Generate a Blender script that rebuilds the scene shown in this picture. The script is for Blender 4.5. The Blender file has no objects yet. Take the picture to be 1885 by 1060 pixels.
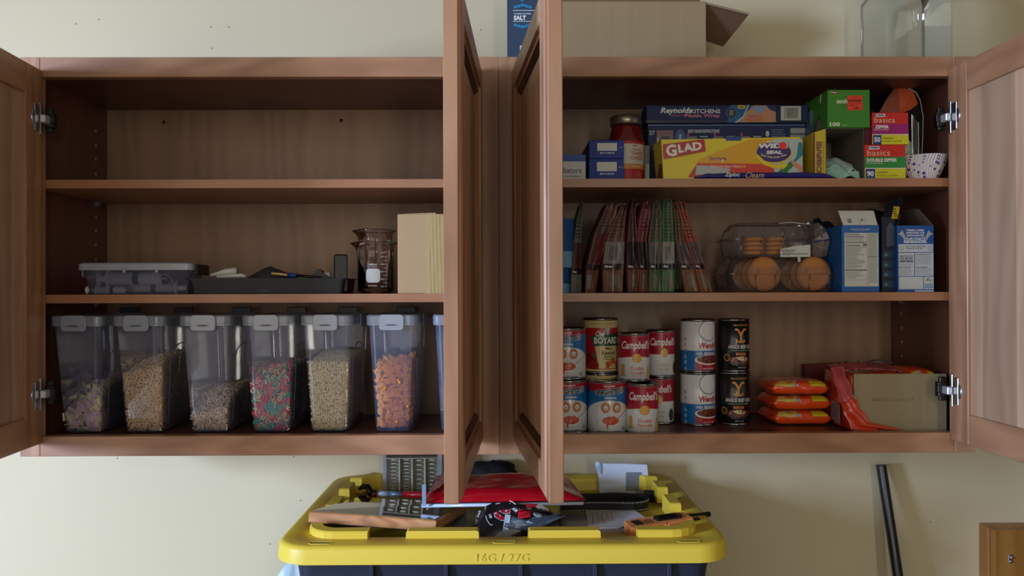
import bpy, bmesh, math, random
from mathutils import Vector, Matrix, Euler, noise
S = bpy.context.scene
C = S.collection
R = math.radians
random.seed(7)

# ---------------------------------------------------------------- camera
CX, CD, CZ, YAW, PITCH, ROLL, F = 0.0146, 1.456, 0.3121, 0.00695, 0.00437, -0.00311, 1399.1
fw = Vector((math.sin(YAW)*math.cos(PITCH), math.cos(YAW)*math.cos(PITCH), math.sin(PITCH)))
r0 = Vector((math.cos(YAW), -math.sin(YAW), 0)); u0 = r0.cross(fw)
rt = r0*math.cos(ROLL) + u0*math.sin(ROLL); up = u0*math.cos(ROLL) - r0*math.sin(ROLL)
cam = bpy.data.objects.new('camera', bpy.data.cameras.new('camera')); C.objects.link(cam)
M3 = Matrix((rt, up, -fw)).transposed().to_4x4()
cam.matrix_world = Matrix.Translation((CX, -CD, CZ)) @ M3
cam.data.sensor_width = 36; cam.data.lens = F/1885*36; cam.data.clip_start = .05
S.camera = cam

def at(px, py, y):
    """world point seen at pixel px,py on the vertical plane y"""
    d = fw + rt*((px-942.5)/F) + up*((530-py)/F)
    t = (y+CD)/d.y
    return Vector((CX, -CD, CZ)) + d*t
def PX(px, y, py=530): return at(px, py, y).x
def PZ(py, y, px=930): return at(px, py, y).z

# ---------------------------------------------------------------- world, light, exposure
S.view_settings.view_transform = 'Standard'; S.view_settings.look = 'None'
S.view_settings.gamma = 1; S.view_settings.use_curve_mapping = False
S.view_settings.exposure = 0.0
W = bpy.data.worlds.new('world'); S.world = W; W.use_nodes = True
bg = W.node_tree.nodes['Background']
bg.inputs[0].default_value = (1.0, .95, .88, 1); bg.inputs[1].default_value = .10
def area(name, loc, target, w, h, power, col):
    L = bpy.data.lights.new(name, 'AREA'); L.shape = 'RECTANGLE'; L.size = w; L.size_y = h
    L.energy = power; L.color = col
    o = bpy.data.objects.new(name, L); C.objects.link(o); o.location = loc
    o.rotation_euler = (Vector(target)-Vector(loc)).to_track_quat('-Z', 'Y').to_euler()
    return o
area('window_light', (-3.1, -2.3, .46), (-.3, .1, -2.9), .55, 1.0, 222, (.52, .67, 1.0))
area('room_fill_light', (-1.3, -3.7, .7), (0, 0, .35), 2.8, 2.2, 28, (1.0, .92, .78))  # broad soft fill, added behind the camera to lift the cabinet interiors
area('far_window_light', (.75, -3.6, .55), (.2, 0, .3), .2, 1.3, 14, (1.0, .93, .78))

# ---------------------------------------------------------------- materials
def lin(c):
    c = c/255
    return c/12.92 if c <= .04045 else ((c+.055)/1.055)**2.4
def rgb(c): return (lin(c[0]), lin(c[1]), lin(c[2]), 1)
MC = {}
def nm(t):
    t.use_nodes = True; nt = t.node_tree; return nt, nt.nodes, nt.links, nt.nodes['Principled BSDF']
def mat(c, rough=.5, metal=0, var=0, scale=40, bump=0, coat=0, name=None, stretch=(1,1,1), emit=0):
    key = (tuple(c), rough, metal, var, scale, bump, coat, stretch)
    if key in MC: return MC[key]
    m = bpy.data.materials.new(name or 'surface'); nt, N, L, b = nm(m)
    b.inputs['Base Color'].default_value = rgb(c); b.inputs['Roughness'].default_value = rough
    b.inputs['Metallic'].default_value = metal; b.inputs['Coat Weight'].default_value = coat
    if var or bump:
        tc = N.new('ShaderNodeTexCoord'); mp = N.new('ShaderNodeMapping'); nz = N.new('ShaderNodeTexNoise')
        L.new(tc.outputs['Object'], mp.inputs[0]); L.new(mp.outputs[0], nz.inputs['Vector'])
        mp.inputs['Scale'].default_value = stretch
        nz.inputs['Scale'].default_value = scale; nz.inputs['Detail'].default_value = 4
        if var:
            mx = N.new('ShaderNodeMix'); mx.data_type = 'RGBA'
            k = 1-var; mx.inputs[6].default_value = [v*k for v in rgb(c)[:3]]+[1]
            mx.inputs[7].default_value = [min(1, v*(1+var)) for v in rgb(c)[:3]]+[1]
            L.new(nz.outputs[0], mx.inputs[0]); L.new(mx.outputs[2], b.inputs['Base Color'])
        if bump:
            bp = N.new('ShaderNodeBump'); bp.inputs['Strength'].default_value = bump; bp.inputs['Distance'].default_value = .002
            L.new(nz.outputs[0], bp.inputs['Height']); L.new(bp.outputs[0], b.inputs['Normal'])
    MC[key] = m; return m
def wood(name, a, b_, axis='z', scale=1.0, rough=.42, planks=0):
    m = bpy.data.materials.new(name); nt, N, L, b = nm(m)
    tc = N.new('ShaderNodeTexCoord'); mp = N.new('ShaderNodeMapping')
    st = {'x': (1.6, 9, 9), 'y': (9, 1.6, 9), 'z': (9, 9, 1.6)}[axis]
    mp.inputs['Scale'].default_value = [s*scale for s in st]
    L.new(tc.outputs['Object'], mp.inputs[0])
    n1 = N.new('ShaderNodeTexNoise'); n1.inputs['Scale'].default_value = 1.0; n1.inputs['Detail'].default_value = 5; n1.inputs['Distortion'].default_value = .9
    n2 = N.new('ShaderNodeTexNoise'); n2.inputs['Scale'].default_value = 7.0; n2.inputs['Detail'].default_value = 3
    L.new(mp.outputs[0], n1.inputs['Vector']); L.new(mp.outputs[0], n2.inputs['Vector'])
    wv = N.new('ShaderNodeTexWave'); wv.inputs['Scale'].default_value = .9; wv.inputs['Distortion'].default_value = 14; wv.inputs['Detail'].default_value = 2; wv.inputs['Detail Scale'].default_value = 1.2
    L.new(mp.outputs[0], wv.inputs['Vector'])
    a1 = N.new('ShaderNodeMath'); a1.operation = 'MULTIPLY_ADD'; a1.inputs[1].default_value = .18; L.new(wv.outputs[1], a1.inputs[0])
    a0 = N.new('ShaderNodeMath'); a0.operation = 'MULTIPLY'; a0.inputs[1].default_value = .75; L.new(n1.outputs[0], a0.inputs[0]); L.new(a0.outputs[0], a1.inputs[2])
    a2 = N.new('ShaderNodeMath'); a2.operation = 'MULTIPLY_ADD'; a2.inputs[1].default_value = .16; L.new(n2.outputs[0], a2.inputs[0]); L.new(a1.outputs[0], a2.inputs[2])
    cr = N.new('ShaderNodeValToRGB'); cr.color_ramp.elements[0].position = .3; cr.color_ramp.elements[1].position = .78
    cr.color_ramp.elements[0].color = rgb(a); cr.color_ramp.elements[1].color = rgb(b_)
    L.new(a2.outputs[0], cr.inputs[0]); out = cr.outputs[0]
    if planks:
        sx = N.new('ShaderNodeSeparateXYZ'); L.new(tc.outputs['Object'], sx.inputs[0])
        q = N.new('ShaderNodeMath'); q.operation = 'MULTIPLY'; q.inputs[1].default_value = planks; L.new(sx.outputs[0], q.inputs[0])
        fl = N.new('ShaderNodeMath'); fl.operation = 'FLOOR'; L.new(q.outputs[0], fl.inputs[0])
        wn = N.new('ShaderNodeTexWhiteNoise'); wn.noise_dimensions = '1D'; L.new(fl.outputs[0], wn.inputs['W'])
        hs = N.new('ShaderNodeHueSaturation'); L.new(out, hs.inputs['Color'])
        mr = N.new('ShaderNodeMapRange'); mr.inputs['To Min'].default_value = .8; mr.inputs['To Max'].default_value = 1.22
        L.new(wn.outputs['Value'], mr.inputs[0]); L.new(mr.outputs[0], hs.inputs['Value']); out = hs.outputs[0]
    L.new(out, b.inputs['Base Color'])
    b.inputs['Roughness'].default_value = rough; b.inputs['Coat Weight'].default_value = .15; b.inputs['Coat Roughness'].default_value = .3
    bp = N.new('ShaderNodeBump'); bp.inputs['Strength'].default_value = .08; bp.inputs['Distance'].default_value = .001
    L.new(n2.outputs[0], bp.inputs['Height']); L.new(bp.outputs[0], b.inputs['Normal'])
    return m
def clear(name, tint, milky=.08, rough=.08, base=.04, mc=(200, 210, 225)):
    """thin clear plastic or glass: see-through, with a Fresnel gloss and a faint milky scatter"""
    m = bpy.data.materials.new(name); m.use_nodes = True; nt = m.node_tree; N = nt.nodes; L = nt.links; N.clear()
    o = N.new('ShaderNodeOutputMaterial'); t = N.new('ShaderNodeBsdfTransparent'); t.inputs[0].default_value = rgb(tint)
    g = N.new('ShaderNodeBsdfGlossy'); g.inputs['Roughness'].default_value = rough; g.inputs[0].default_value = (1, 1, 1, 1)
    d = N.new('ShaderNodeBsdfDiffuse'); d.inputs[0].default_value = rgb(mc)
    m1 = N.new('ShaderNodeMixShader'); m1.inputs[0].default_value = milky; L.new(t.outputs[0], m1.inputs[1]); L.new(d.outputs[0], m1.inputs[2])
    lw = N.new('ShaderNodeFresnel'); lw.inputs[0].default_value = 1.4
    ad = N.new('ShaderNodeMath'); ad.operation = 'ADD'; ad.inputs[1].default_value = base; ad.use_clamp = True; L.new(lw.outputs[0], ad.inputs[0])
    m2 = N.new('ShaderNodeMixShader'); L.new(ad.outputs[0], m2.inputs[0]); L.new(m1.outputs[0], m2.inputs[1]); L.new(g.outputs[0], m2.inputs[2])
    L.new(m2.outputs[0], o.inputs[0]); return m
WF = {a: wood('maple_frame_'+a, (144, 99, 69), (192, 144, 108), a) for a in 'xyz'}
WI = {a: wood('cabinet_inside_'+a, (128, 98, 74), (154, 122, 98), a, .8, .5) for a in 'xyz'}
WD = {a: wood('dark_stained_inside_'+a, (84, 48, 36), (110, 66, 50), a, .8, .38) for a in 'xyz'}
WP = wood('maple_panel', (172, 134, 104), (202, 166, 134), 'z', .8, .45, planks=11)
WS = wood('shelf_edge', (152, 102, 70), (176, 124, 88), 'x', .7, .4)
BLACK = mat((14, 15, 18), .45); STEEL = mat((190, 192, 195), .28, 1); DARKMETAL = mat((60, 58, 55), .4, 1)
WHITE = mat((225, 228, 228), .6); CARD = mat((178, 146, 108), .85, var=.06, scale=14, bump=.1)
CARDIN = mat((150, 122, 92), .9); CLEAR = clear('clear_plastic', (246, 248, 252), .15, mc=(158, 176, 220))  # bluish milky tone puts the blue window light into the plastic's colour
LIDP = clear('lid_plastic', (170, 178, 195), .32, .2); GLASS = clear('glass', (240, 232, 232), .0, .02, .01)
FOIL = mat((120, 125, 130), .25, .6)

# ---------------------------------------------------------------- mesh helpers
class B:
    """collects shapes in one bmesh; build() links them as ONE mesh object"""
    def __init__(s): s.bm = bmesh.new(); s.mi = 0
    def _tag(s, fs):
        for f in fs: f.material_index = s.mi
    def box(s, x0, x1, y0, y1, z0, z1, bev=0, seg=1, M=None):
        r = bmesh.ops.create_cube(s.bm, size=1); vs = r['verts']
        for v in vs: v.co = Vector(((x0+x1)/2+v.co.x*(x1-x0), (y0+y1)/2+v.co.y*(y1-y0), (z0+z1)/2+v.co.z*(z1-z0)))
        fs = set(f for v in vs for f in v.link_faces); s._tag(fs)
        if bev:
            es = list(set(e for v in vs for e in v.link_edges))
            q = bmesh.ops.bevel(s.bm, geom=es, offset=bev, segments=seg, affect='EDGES', profile=.5); s._tag(q['faces'])
            vs = list(set(v for f in q['faces'] for v in f.verts) | set(v for v in vs if v.is_valid))
        if M:
            for v in vs: v.co = M @ v.co
        return s
    def loft(s, rings, cap=True, closed=True, smooth=False):
        rows = [[s.bm.verts.new(p) for p in r] for r in rings]; n = len(rows[0]); fs = []
        for a, b in zip(rows, rows[1:]):
            for i in range(n if closed else n-1):
                j = (i+1) % n
                try: fs.append(s.bm.faces.new((a[i], a[j], b[j], b[i])))
                except ValueError: pass
        if cap and closed:
            fs.append(s.bm.faces.new(rows[0][::-1])); fs.append(s.bm.faces.new(rows[-1]))
        for f in fs: f.smooth = smooth
        s._tag(fs); return s
    def lathe(s, prof, n=24, cx=0, cy=0, cap=False, smooth=True, M=None):
        rings = []
        for r, z in prof:
            ring = [Vector((cx+r*math.cos(2*math.pi*i/n), cy+r*math.sin(2*math.pi*i/n), z)) for i in range(n)]
            rings.append([M @ p for p in ring] if M else ring)
        return s.loft(rings, cap=cap, smooth=smooth)
    def prism(s, pts, y0, y1):
        """outline in x,z pushed from y0 to y1"""
        return s.loft([[Vector((x, y0, z)) for x, z in pts], [Vector((x, y1, z)) for x, z in pts]])
    def prismz(s, pts, z0, z1):
        return s.loft([[Vector((x, y, z0)) for x, y in pts], [Vector((x, y, z1)) for x, y in pts]])
    def tube(s, path, r, n=8, cap=True, flat=1.0):
        rings = []; path = [Vector(p) for p in path]
        for i, p in enumerate(path):
            d = (path[min(i+1, len(path)-1)]-path[max(i-1, 0)]).normalized()
            a = d.cross(Vector((0, 0, 1)));
            if a.length < .1: a = d.cross(Vector((0, 1, 0)))
            a.normalize(); b = a.cross(d); rr = r[i] if isinstance(r, (list, tuple)) else r
            rings.append([p+a*rr*math.cos(2*math.pi*k/n)+b*rr*flat*math.sin(2*math.pi*k/n) for k in range(n)])
        return s.loft(rings, cap=cap, smooth=True)
    def sheet(s, P, nu, nv, smooth=True):
        """P(u,v)->point, u,v in 0..1"""
        g = [[s.bm.verts.new(P(i/nu, j/nv)) for i in range(nu+1)] for j in range(nv+1)]; fs = []
        for j in range(nv):
            for i in range(nu): fs.append(s.bm.faces.new((g[j][i], g[j][i+1], g[j+1][i+1], g[j+1][i])))
        for f in fs: f.smooth = smooth
        s._tag(fs); return s
    def build(s, name, m, parent=None, solid=0, sub=0, keep_norm=False):
        if not keep_norm: bmesh.ops.recalc_face_normals(s.bm, faces=s.bm.faces)
        me = bpy.data.meshes.new(name); s.bm.to_mesh(me); s.bm.free()
        for x in (m if isinstance(m, (list, tuple)) else [m]): me.materials.append(x)
        o = bpy.data.objects.new(name, me); C.objects.link(o)
        if parent: o.parent = parent
        if solid: q = o.modifiers.new('s', 'SOLIDIFY'); q.thickness = solid
        if sub: q = o.modifiers.new('u', 'SUBSURF'); q.levels = q.render_levels = sub
        return o
def rrect(x0, x1, y0, y1, r, n=4):
    out = []
    for cx, cy, a in ((x1-r, y1-r, 0), (x0+r, y1-r, 90), (x0+r, y0+r, 180), (x1-r, y0+r, 270)):
        for k in range(n+1):
            t = R(a+90*k/n); out.append((cx+r*math.cos(t), cy+r*math.sin(t)))
    return out
def thing(name, label, cat, loc=(0, 0, 0), rz=0, group=None):
    o = bpy.data.objects.new(name, None); C.objects.link(o); o.empty_display_size = .02
    o.location = loc; o.rotation_euler = (0, 0, R(rz)); o['label'] = label; o['category'] = cat
    if group: o['group'] = group
    return o
def tag(o, label, cat, group=None, kind=None):
    o['label'] = label; o['category'] = cat
    if group: o['group'] = group
    if kind: o['kind'] = kind
    return o
def struct(o): o['kind'] = 'structure'; return o

# ---------------------------------------------------------------- flat print (lettering, label artwork)
TXT = {}
def text_mesh(s, bold=0, shear=0, space=1.0):
    k = (s, bold, shear, space)
    if k in TXT: return TXT[k]
    cu = bpy.data.curves.new('t', 'FONT'); cu.body = s; cu.size = 1; cu.offset = bold; cu.shear = shear
    cu.resolution_u = 2; cu.space_character = space; cu.fill_mode = 'FRONT' if hasattr(cu, 'fill_mode') else cu.fill_mode
    o = bpy.data.objects.new('t', cu); C.objects.link(o)
    dg = bpy.context.evaluated_depsgraph_get(); dg.update()
    me = o.evaluated_get(dg).to_mesh()
    vs = [(v.co.x, v.co.y) for v in me.vertices]; fs = [tuple(p.vertices) for p in me.polygons if abs(p.normal.z) > .5]
    o.evaluated_get(dg).to_mesh_clear(); bpy.data.objects.remove(o); bpy.data.curves.remove(cu)
    if vs:
        x0 = min(v[0] for v in vs); x1 = max(v[0] for v in vs)
        y0 = min(v[1] for v in vs); y1 = max(v[1] for v in vs)
    else: x0 = x1 = y0 = y1 = 0
    TXT[k] = (vs, fs, x0, x1, y0, y1); return TXT[k]
class Print:
    """artwork in u,v metres on a face, every shape a hair above the last"""
    def __init__(s, rough=.45, clip=None): s.sh = []; s.rough = rough; s.z = 0; s.clip = clip
    def _add(s, vs, fs, c, same=False):
        if not same: s.z += 1
        s.sh.append((vs, fs, tuple(c), s.z)); return s
    def poly(s, pts, c, same=False): return s._add(list(pts), [tuple(range(len(pts)))], c, same)
    def rect(s, x0, y0, x1, y1, c, same=False): return s.poly([(x0, y0), (x1, y0), (x1, y1), (x0, y1)], c, same)
    def rr(s, x0, y0, x1, y1, r, c): return s.poly(rrect(x0, x1, y0, y1, r, 3), c)
    def ell(s, cx, cy, rx, ry, c, n=20, rot=0, same=False):
        co, si = math.cos(rot), math.sin(rot); P = []
        for k in range(n):
            a, b = rx*math.cos(2*math.pi*k/n), ry*math.sin(2*math.pi*k/n); P.append((cx+a*co-b*si, cy+a*si+b*co))
        return s.poly(P, c, same)
    def line(s, x0, y0, x1, y1, w, c, same=False):
        d = Vector((x1-x0, y1-y0)); d.normalize(); nx, ny = -d.y*w/2, d.x*w/2
        return s.poly([(x0-nx, y0-ny), (x1-nx, y1-ny), (x1+nx, y1+ny), (x0+nx, y0+ny)], c, same)
    def path(s, pts, w, c):
        s.z += 1
        for a, b in zip(pts, pts[1:]): s.line(a[0], a[1], b[0], b[1], w, c, True)
        return s
    def lines(s, x0, y1, x1, n, dy, h, c, rag=.25):
        s.z += 1
        for i in range(n):
            s.rect(x0, y1-i*dy-h, x0+(x1-x0)*(1-rag*random.random()), y1-i*dy, c, True)
        return s
    def text(s, t, cx, cy, h, c, w=None, bold=.02, shear=0, rot=0, arc=0, outline=None, space=1.0):
        """t centred on cx,cy; h its drawn height, w its drawn width; arc bends it"""
        if outline: s.text(t, cx, cy, h*1.12, outline[0], (w*1.03 if w else None), bold+outline[1], shear, rot, arc, None, space)
        vs, fs, x0, x1, y0, y1 = text_mesh(t, bold, shear, space)
        if not vs: return s
        k = h/(y1-y0); kx = (w/(x1-x0)) if w else k; P = []
        co, si = math.cos(R(rot)), math.sin(R(rot))
        for x, y in vs:
            a, b = (x-(x0+x1)/2)*kx, (y-(y0+y1)/2)*k
            if arc: b -= arc*(a*a)
            P.append((cx+a*co-b*si, cy+a*si+b*co))
        return s._add(P, fs, c)
    def build(s, name, parent, frame, cyl=None, lift=.00015, step=.00005, bend=None):
        """frame=(origin,u,v); cyl=(R) wraps u round a vertical can of radius R at origin (u,v ignored)"""
        bm = bmesh.new(); mats = []
        for vs, fs, c, z in s.sh:
            if c not in mats: mats.append(c)
            idx = mats.index(c); b2 = bmesh.new(); bv = [b2.verts.new((x, y, 0)) for x, y in vs]
            for f in fs:
                try: b2.faces.new([bv[i] for i in f])
                except ValueError: pass
            if s.clip:
                x0, y0, x1, y1 = s.clip
                for co, no in (((x0, 0, 0), (-1, 0, 0)), ((x1, 0, 0), (1, 0, 0)), ((0, y0, 0), (0, -1, 0)), ((0, y1, 0), (0, 1, 0))):
                    g = list(b2.verts)+list(b2.edges)+list(b2.faces)
                    if g: bmesh.ops.bisect_plane(b2, geom=g, plane_co=co, plane_no=no, clear_outer=True)
            if (cyl or bend) and b2.verts:
                bmesh.ops.triangulate(b2, faces=list(b2.faces))
                xs = [v.co.x for v in b2.verts]; stp = (cyl*.14 if cyl else bend[1])
                x = math.floor(min(xs)/stp)*stp
                while x < max(xs):
                    x += stp
                    bmesh.ops.bisect_plane(b2, geom=list(b2.verts)+list(b2.edges)+list(b2.faces), plane_co=(x, 0, 0), plane_no=(1, 0, 0))
                if bend and len(bend) > 2:
                    ys = [v.co.y for v in b2.verts]; y = math.floor(min(ys)/stp)*stp
                    while y < max(ys):
                        y += stp
                        bmesh.ops.bisect_plane(b2, geom=list(b2.verts)+list(b2.edges)+list(b2.faces), plane_co=(0, y, 0), plane_no=(0, 1, 0))
            off = lift+z*step; mp = {}
            if not cyl:
                O, U, V = frame; U = Vector(U).normalized(); V = Vector(V).normalized(); Nn = U.cross(V)
            for v in b2.verts:
                x, y = v.co.x, v.co.y
                if cyl:
                    O = Vector(frame); a = x/cyl; rr_ = cyl+off; p = O+Vector((rr_*math.sin(a), -rr_*math.cos(a), y))
                elif bend: p = bend[0](x, y)+Nn*off
                else: p = Vector(O)+U*x+V*y+Nn*off
                mp[v] = bm.verts.new(p)
            for f in b2.faces:
                try: nf = bm.faces.new([mp[v] for v in f.verts]); nf.material_index = idx
                except ValueError: pass
            b2.free()
        me = bpy.data.meshes.new(name); bm.to_mesh(me); bm.free()
        for c in mats: me.materials.append(mat(c, s.rough, name='ink'))
        o = bpy.data.objects.new(name, me); C.objects.link(o)
        if parent: o.parent = parent
        return o
# ================================================================ SETTING
WALLY = .302; FLOORZ = -.49
wallm = mat((213, 200, 165), .75, var=.035, scale=2.2, name='painted_wall')
struct(B().box(-3.2, 3.2, WALLY, WALLY+.1, FLOORZ, 2.3).build('wall_back', wallm))
struct(B().box(-3.2, 3.2, -4.2, WALLY, FLOORZ-.05, FLOORZ).build('floor', mat((128, 112, 92), .6, var=.1, scale=3, name='floor_boards')))
b = B()
for px, py in ((388, 50), (140, 44), (182, 36), (421, 50), (390, 89), (885, 55), (216, 843), (541, 840), (1712, 960), (553, 921), (497, 1001)):
    p = at(px, py, WALLY); b.lathe([(.0001, 0), (.0009, -.0002), (.0013, .0004)], 7, M=Matrix.Translation(p+Vector((0, -.0005, 0))) @ Matrix.Rotation(R(90), 4, 'X'))
pn = b.build('nail_hole', mat((110, 98, 76), .9), bpy.data.objects['wall_back']); pn['kind'] = 'stuff'

# ================================================================ CABINETS
H, WC, ST, LIP, SI = .762, .914, .038, .0064, .013
SH1 = PZ(345, .022); SH2 = PZ(555.5, .022); SHT = .0165
FLZ = ST-LIP                        # top of the bottom panel
TOPZ = H-ST+LIP                     # underside of the top panel
MOULD = wood('moulding', (44, 22, 18), (66, 36, 28), 'x', 1, .35)
def door(par, hx, ang, side, label_inner):
    """hx hinge line x; side +1 opens so that the door body lies to +x of its inner face"""
    DW, DH, T, RW = .430, .711, .0205, .056
    e = bpy.data.objects.new('door', None)
    # local: x along door width away from hinge (0..DW), y = 0 inner face .. T outer face, z
    b = B()
    for (x0, x1, z0, z1, ax) in ((0, RW, 0, DH, 'z'), (DW-RW, DW, 0, DH, 'z')):
        b.box(x0, x1, .0, T, z0, z1, .0012)
    fr = b
    d = fr.build('door', WF['z'], par)
    # stepped outer edge moulding
    m = B()
    for k, (i, t) in enumerate(((0.0035, .0028), (.0085, .0028))):
        pass
    d.location = (hx, -.002, .0255)
    # inner face must look to the cabinet opening; rotate
    d.rotation_euler = (0, 0, R(ang))
    b = B(); b.box(RW, DW-RW, 0, T, 0, RW, .0012); b.build('rail', WF['x'], d)
    b = B(); b.box(RW, DW-RW, 0, T, DH-RW, DH, .0012); b.build('rail', WF['x'], d)
    # flat panel seen inside, raised field outside
    b = B(); b.box(RW-.004, DW-RW+.004, .006, .0125, RW-.004, DH-RW+.004)
    x0, x1, z0, z1 = RW+.012, DW-RW-.012, RW+.012, DH-RW-.012
    def rg(i, y): return [Vector((x0+i, y, z0+i)), Vector((x1-i, y, z0+i)), Vector((x1-i, y, z1-i)), Vector((x0+i, y, z1-i))]
    b.loft([rg(0, .0125), rg(0, .0140), rg(.03, .0175), rg(.034, .0175)])
    b.build('door_panel', WP, d)
    # dark glazed moulding round the panel, outer face
    def ring(i, y): return [Vector((RW-.001+i, y, RW-.001+i)), Vector((DW-RW+.001-i, y, RW-.001+i)), Vector((DW-RW+.001-i, y, DH-RW+.001-i)), Vector((RW-.001+i, y, DH-RW+.001-i))]
    rr_ = [ring(0, .0190), ring(.003, .0205), ring(.006, .0175), ring(.009, .0165), ring(.011, .0128)]
    for k in range(4):
        b = B(); b.loft([[r_[k], r_[(k+1) % 4]] for r_ in rr_], cap=False, closed=False); b.build('panel_moulding', MOULD if k % 2 == 0 else WF['z'], d)
    # stepped outer border
    b = B()
    def rb(i, y): return [Vector((i, y, i)), Vector((DW-i, y, i)), Vector((DW-i, y, DH-i)), Vector((i, y, DH-i))]
    b.loft([rb(.0045, T-.0005), rb(.0045, T+.0022), rb(.0075, T+.0022), rb(.0095, T+.0045), rb(.045, T+.0045), rb(.047, T-.0002)], cap=False)
    b.build('edge_moulding', WF['z'], d)
    return d
def cabinet(x0, label):
    c = thing('wall_cabinet', label, 'cabinet', (x0, 0, 0))
    P = lambda nme, m, *a, bev=.0008: B().box(*a, bev=bev).build(nme, m, c)
    P('stile', WF['z'], 0.0002, ST, 0, .019, 0, H); P('stile', WF['z'], WC-ST, WC-.0002, 0, .019, 0, H)
    P('rail', WF['x'], ST, WC-ST, .0002, .019, H-ST, H); P('rail', WF['x'], ST, WC-ST, .0002, .019, 0, ST)
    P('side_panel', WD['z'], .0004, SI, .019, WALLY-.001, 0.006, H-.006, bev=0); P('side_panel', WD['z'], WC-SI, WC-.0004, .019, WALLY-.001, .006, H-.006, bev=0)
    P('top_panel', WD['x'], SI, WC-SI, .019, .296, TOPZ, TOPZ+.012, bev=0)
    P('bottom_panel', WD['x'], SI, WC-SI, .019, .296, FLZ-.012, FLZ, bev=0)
    P('back_panel', WI['z'], SI, WC-SI, .2925, .298, FLZ, TOPZ, bev=0)
    P('hanging_rail', WI['x'], SI, WC-SI, .298, WALLY-.0005, TOPZ-.07, TOPZ-.001, bev=0)
    for z in (SH1, SH2):
        b = B(); pts = rrect(SI+.004, WC-SI-.004, .021, .288, .012, 5); pts2 = [(x, max(y, .021) if y < .15 else (.288 if y > .27 else y)) for x, y in pts]
        b.prismz(pts2, z, z+SHT); s = b.build('shelf', WS, c)
        for x, sx in ((SI, 1), (WC-SI, -1)):
            for y in (.040, .245):
                k = B(); k.lathe([(.0045, 0), (.0045, .004), (.0025, .004), (.0025, .009)], 8, cap=True, M=Matrix.Translation((x, y, z-.004)) @ Matrix.Rotation(R(90*sx), 4, 'Y'))
                k.box(min(x, x+sx*.010), max(x, x+sx*.010), y-.006, y+.006, z-.0022, z-.0002); k.box(min(x, x+sx*.002), max(x, x+sx*.002), y-.006, y+.006, z-.011, z)
                k.box(min(x, x+sx*.0035), max(x, x+sx*.0035), y-.006, y+.006, z, z+.027, .001)
                k.build('shelf_clip', clear('clip_plastic', (225, 225, 225), .25), c)
    k = B()
    for x, sx in ((SI, 1), (WC-SI, -1)):
        for y in (.040, .245):
            z = .10
            while z < .68:
                if all(not (q-.02 < z < q+.05) for q in (SH1, SH2)):
                    k.lathe([(.0032, 0), (.0026, .0003), (.0001, .0004)], 8, M=Matrix.Translation((x, y, z)) @ Matrix.Rotation(R(90*sx), 4, 'Y'))
                z += .0318
    k.build('peg_hole', mat((206, 176, 156), .5), c)['kind'] = 'stuff'
    return c
cabL = cabinet(-WC, 'left wall cabinet with seven cereal bins on its bottom')
cabR = cabinet(0, 'right wall cabinet crammed with boxes, pouches and soup cans')
for px, py, dark in ((302, 225, 1), (281, 224, 0), (628, 222, 1), (610, 226, 0)):
    p = at(px, py, .2925)
    o = B().lathe([(.0001, .0014), (.003, .0012), (.0042, 0)], 10, M=Matrix.Rotation(R(90), 4, 'X')).build('screw', DARKMETAL if dark else mat((150, 120, 95), .5), cabL)
    o.location = (p.x+WC, .2925, p.z)
# doors: the hinge edge sits at the stile, each door stands open towards the room
def hinge(par, z, x):
    b = B(); b.box(.018, .064, -.0015, .0008, z-.029, z+.029, .0008)
    b.lathe([(.0175, .002), (.0175, -.0005), (.016, -.0012), (.016, .001)], 16, .030, z, M=Matrix(((1, 0, 0, 0), (0, 0, 1, 0), (0, 1, 0, 0), (0, 0, 0, 1))))
    return b
def add_door(cab, x, ang, mirror):
    d = door(cab, 0, 0, 1, '')
    sc = -1 if mirror else 1
    d.location = (x, -.0015, .0255)
    # local +x (width) must point to -y (room); local +y (outer side) points away from the opening
    d.rotation_euler = (0, 0, R(ang))
    d.scale = (1, sc, 1)
    for z in (.095, .711-.095):
        b = B(); b.lathe([(.0175, 0), (.0175, -.0016), (.015, -.0024), (.0001, -.0024)], 18, M=Matrix.Translation((.021, 0, z)) @ Matrix.Rotation(R(-90), 4, 'X'))
        b.box(.007, .013, -.004, 0, z-.031, z+.031, .001)
        b.box(.012, .030, -.003, 0, z-.026, z+.026, .001)
        b.build('hinge_cup', STEEL, d)
        b = B(); b.box(-.006, .016, -.014, -.004, z-.0075, z+.0075, .0015); b.build('hinge_arm', mat((215, 218, 220), .35, .6), d)
        b = B(); b.box(-.017, -.003, -.020, -.003, z-.014, z+.014, .0012); b.box(-.013, -.006, -.016, -.003, z-.022, z+.024, .0012)
        b.box(-.012, -.002, -.022, -.008, z-.005, z+.009, .001); b.build('hinge_plate', DARKMETAL, d)
    return d
# outer-left door: inner face looks to +x
dA = add_door(cabL, PX(78, 0)+WC, -90+5.0, True)
dB = add_door(cabL, PX(887, 0)-.0225+WC, -90-2.0, False)
dC = add_door(cabR, PX(944.5, 0)+.0225, -90+5.6, True)
dD = add_door(cabR, PX(1747, 0), -90+.3, False)
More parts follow.
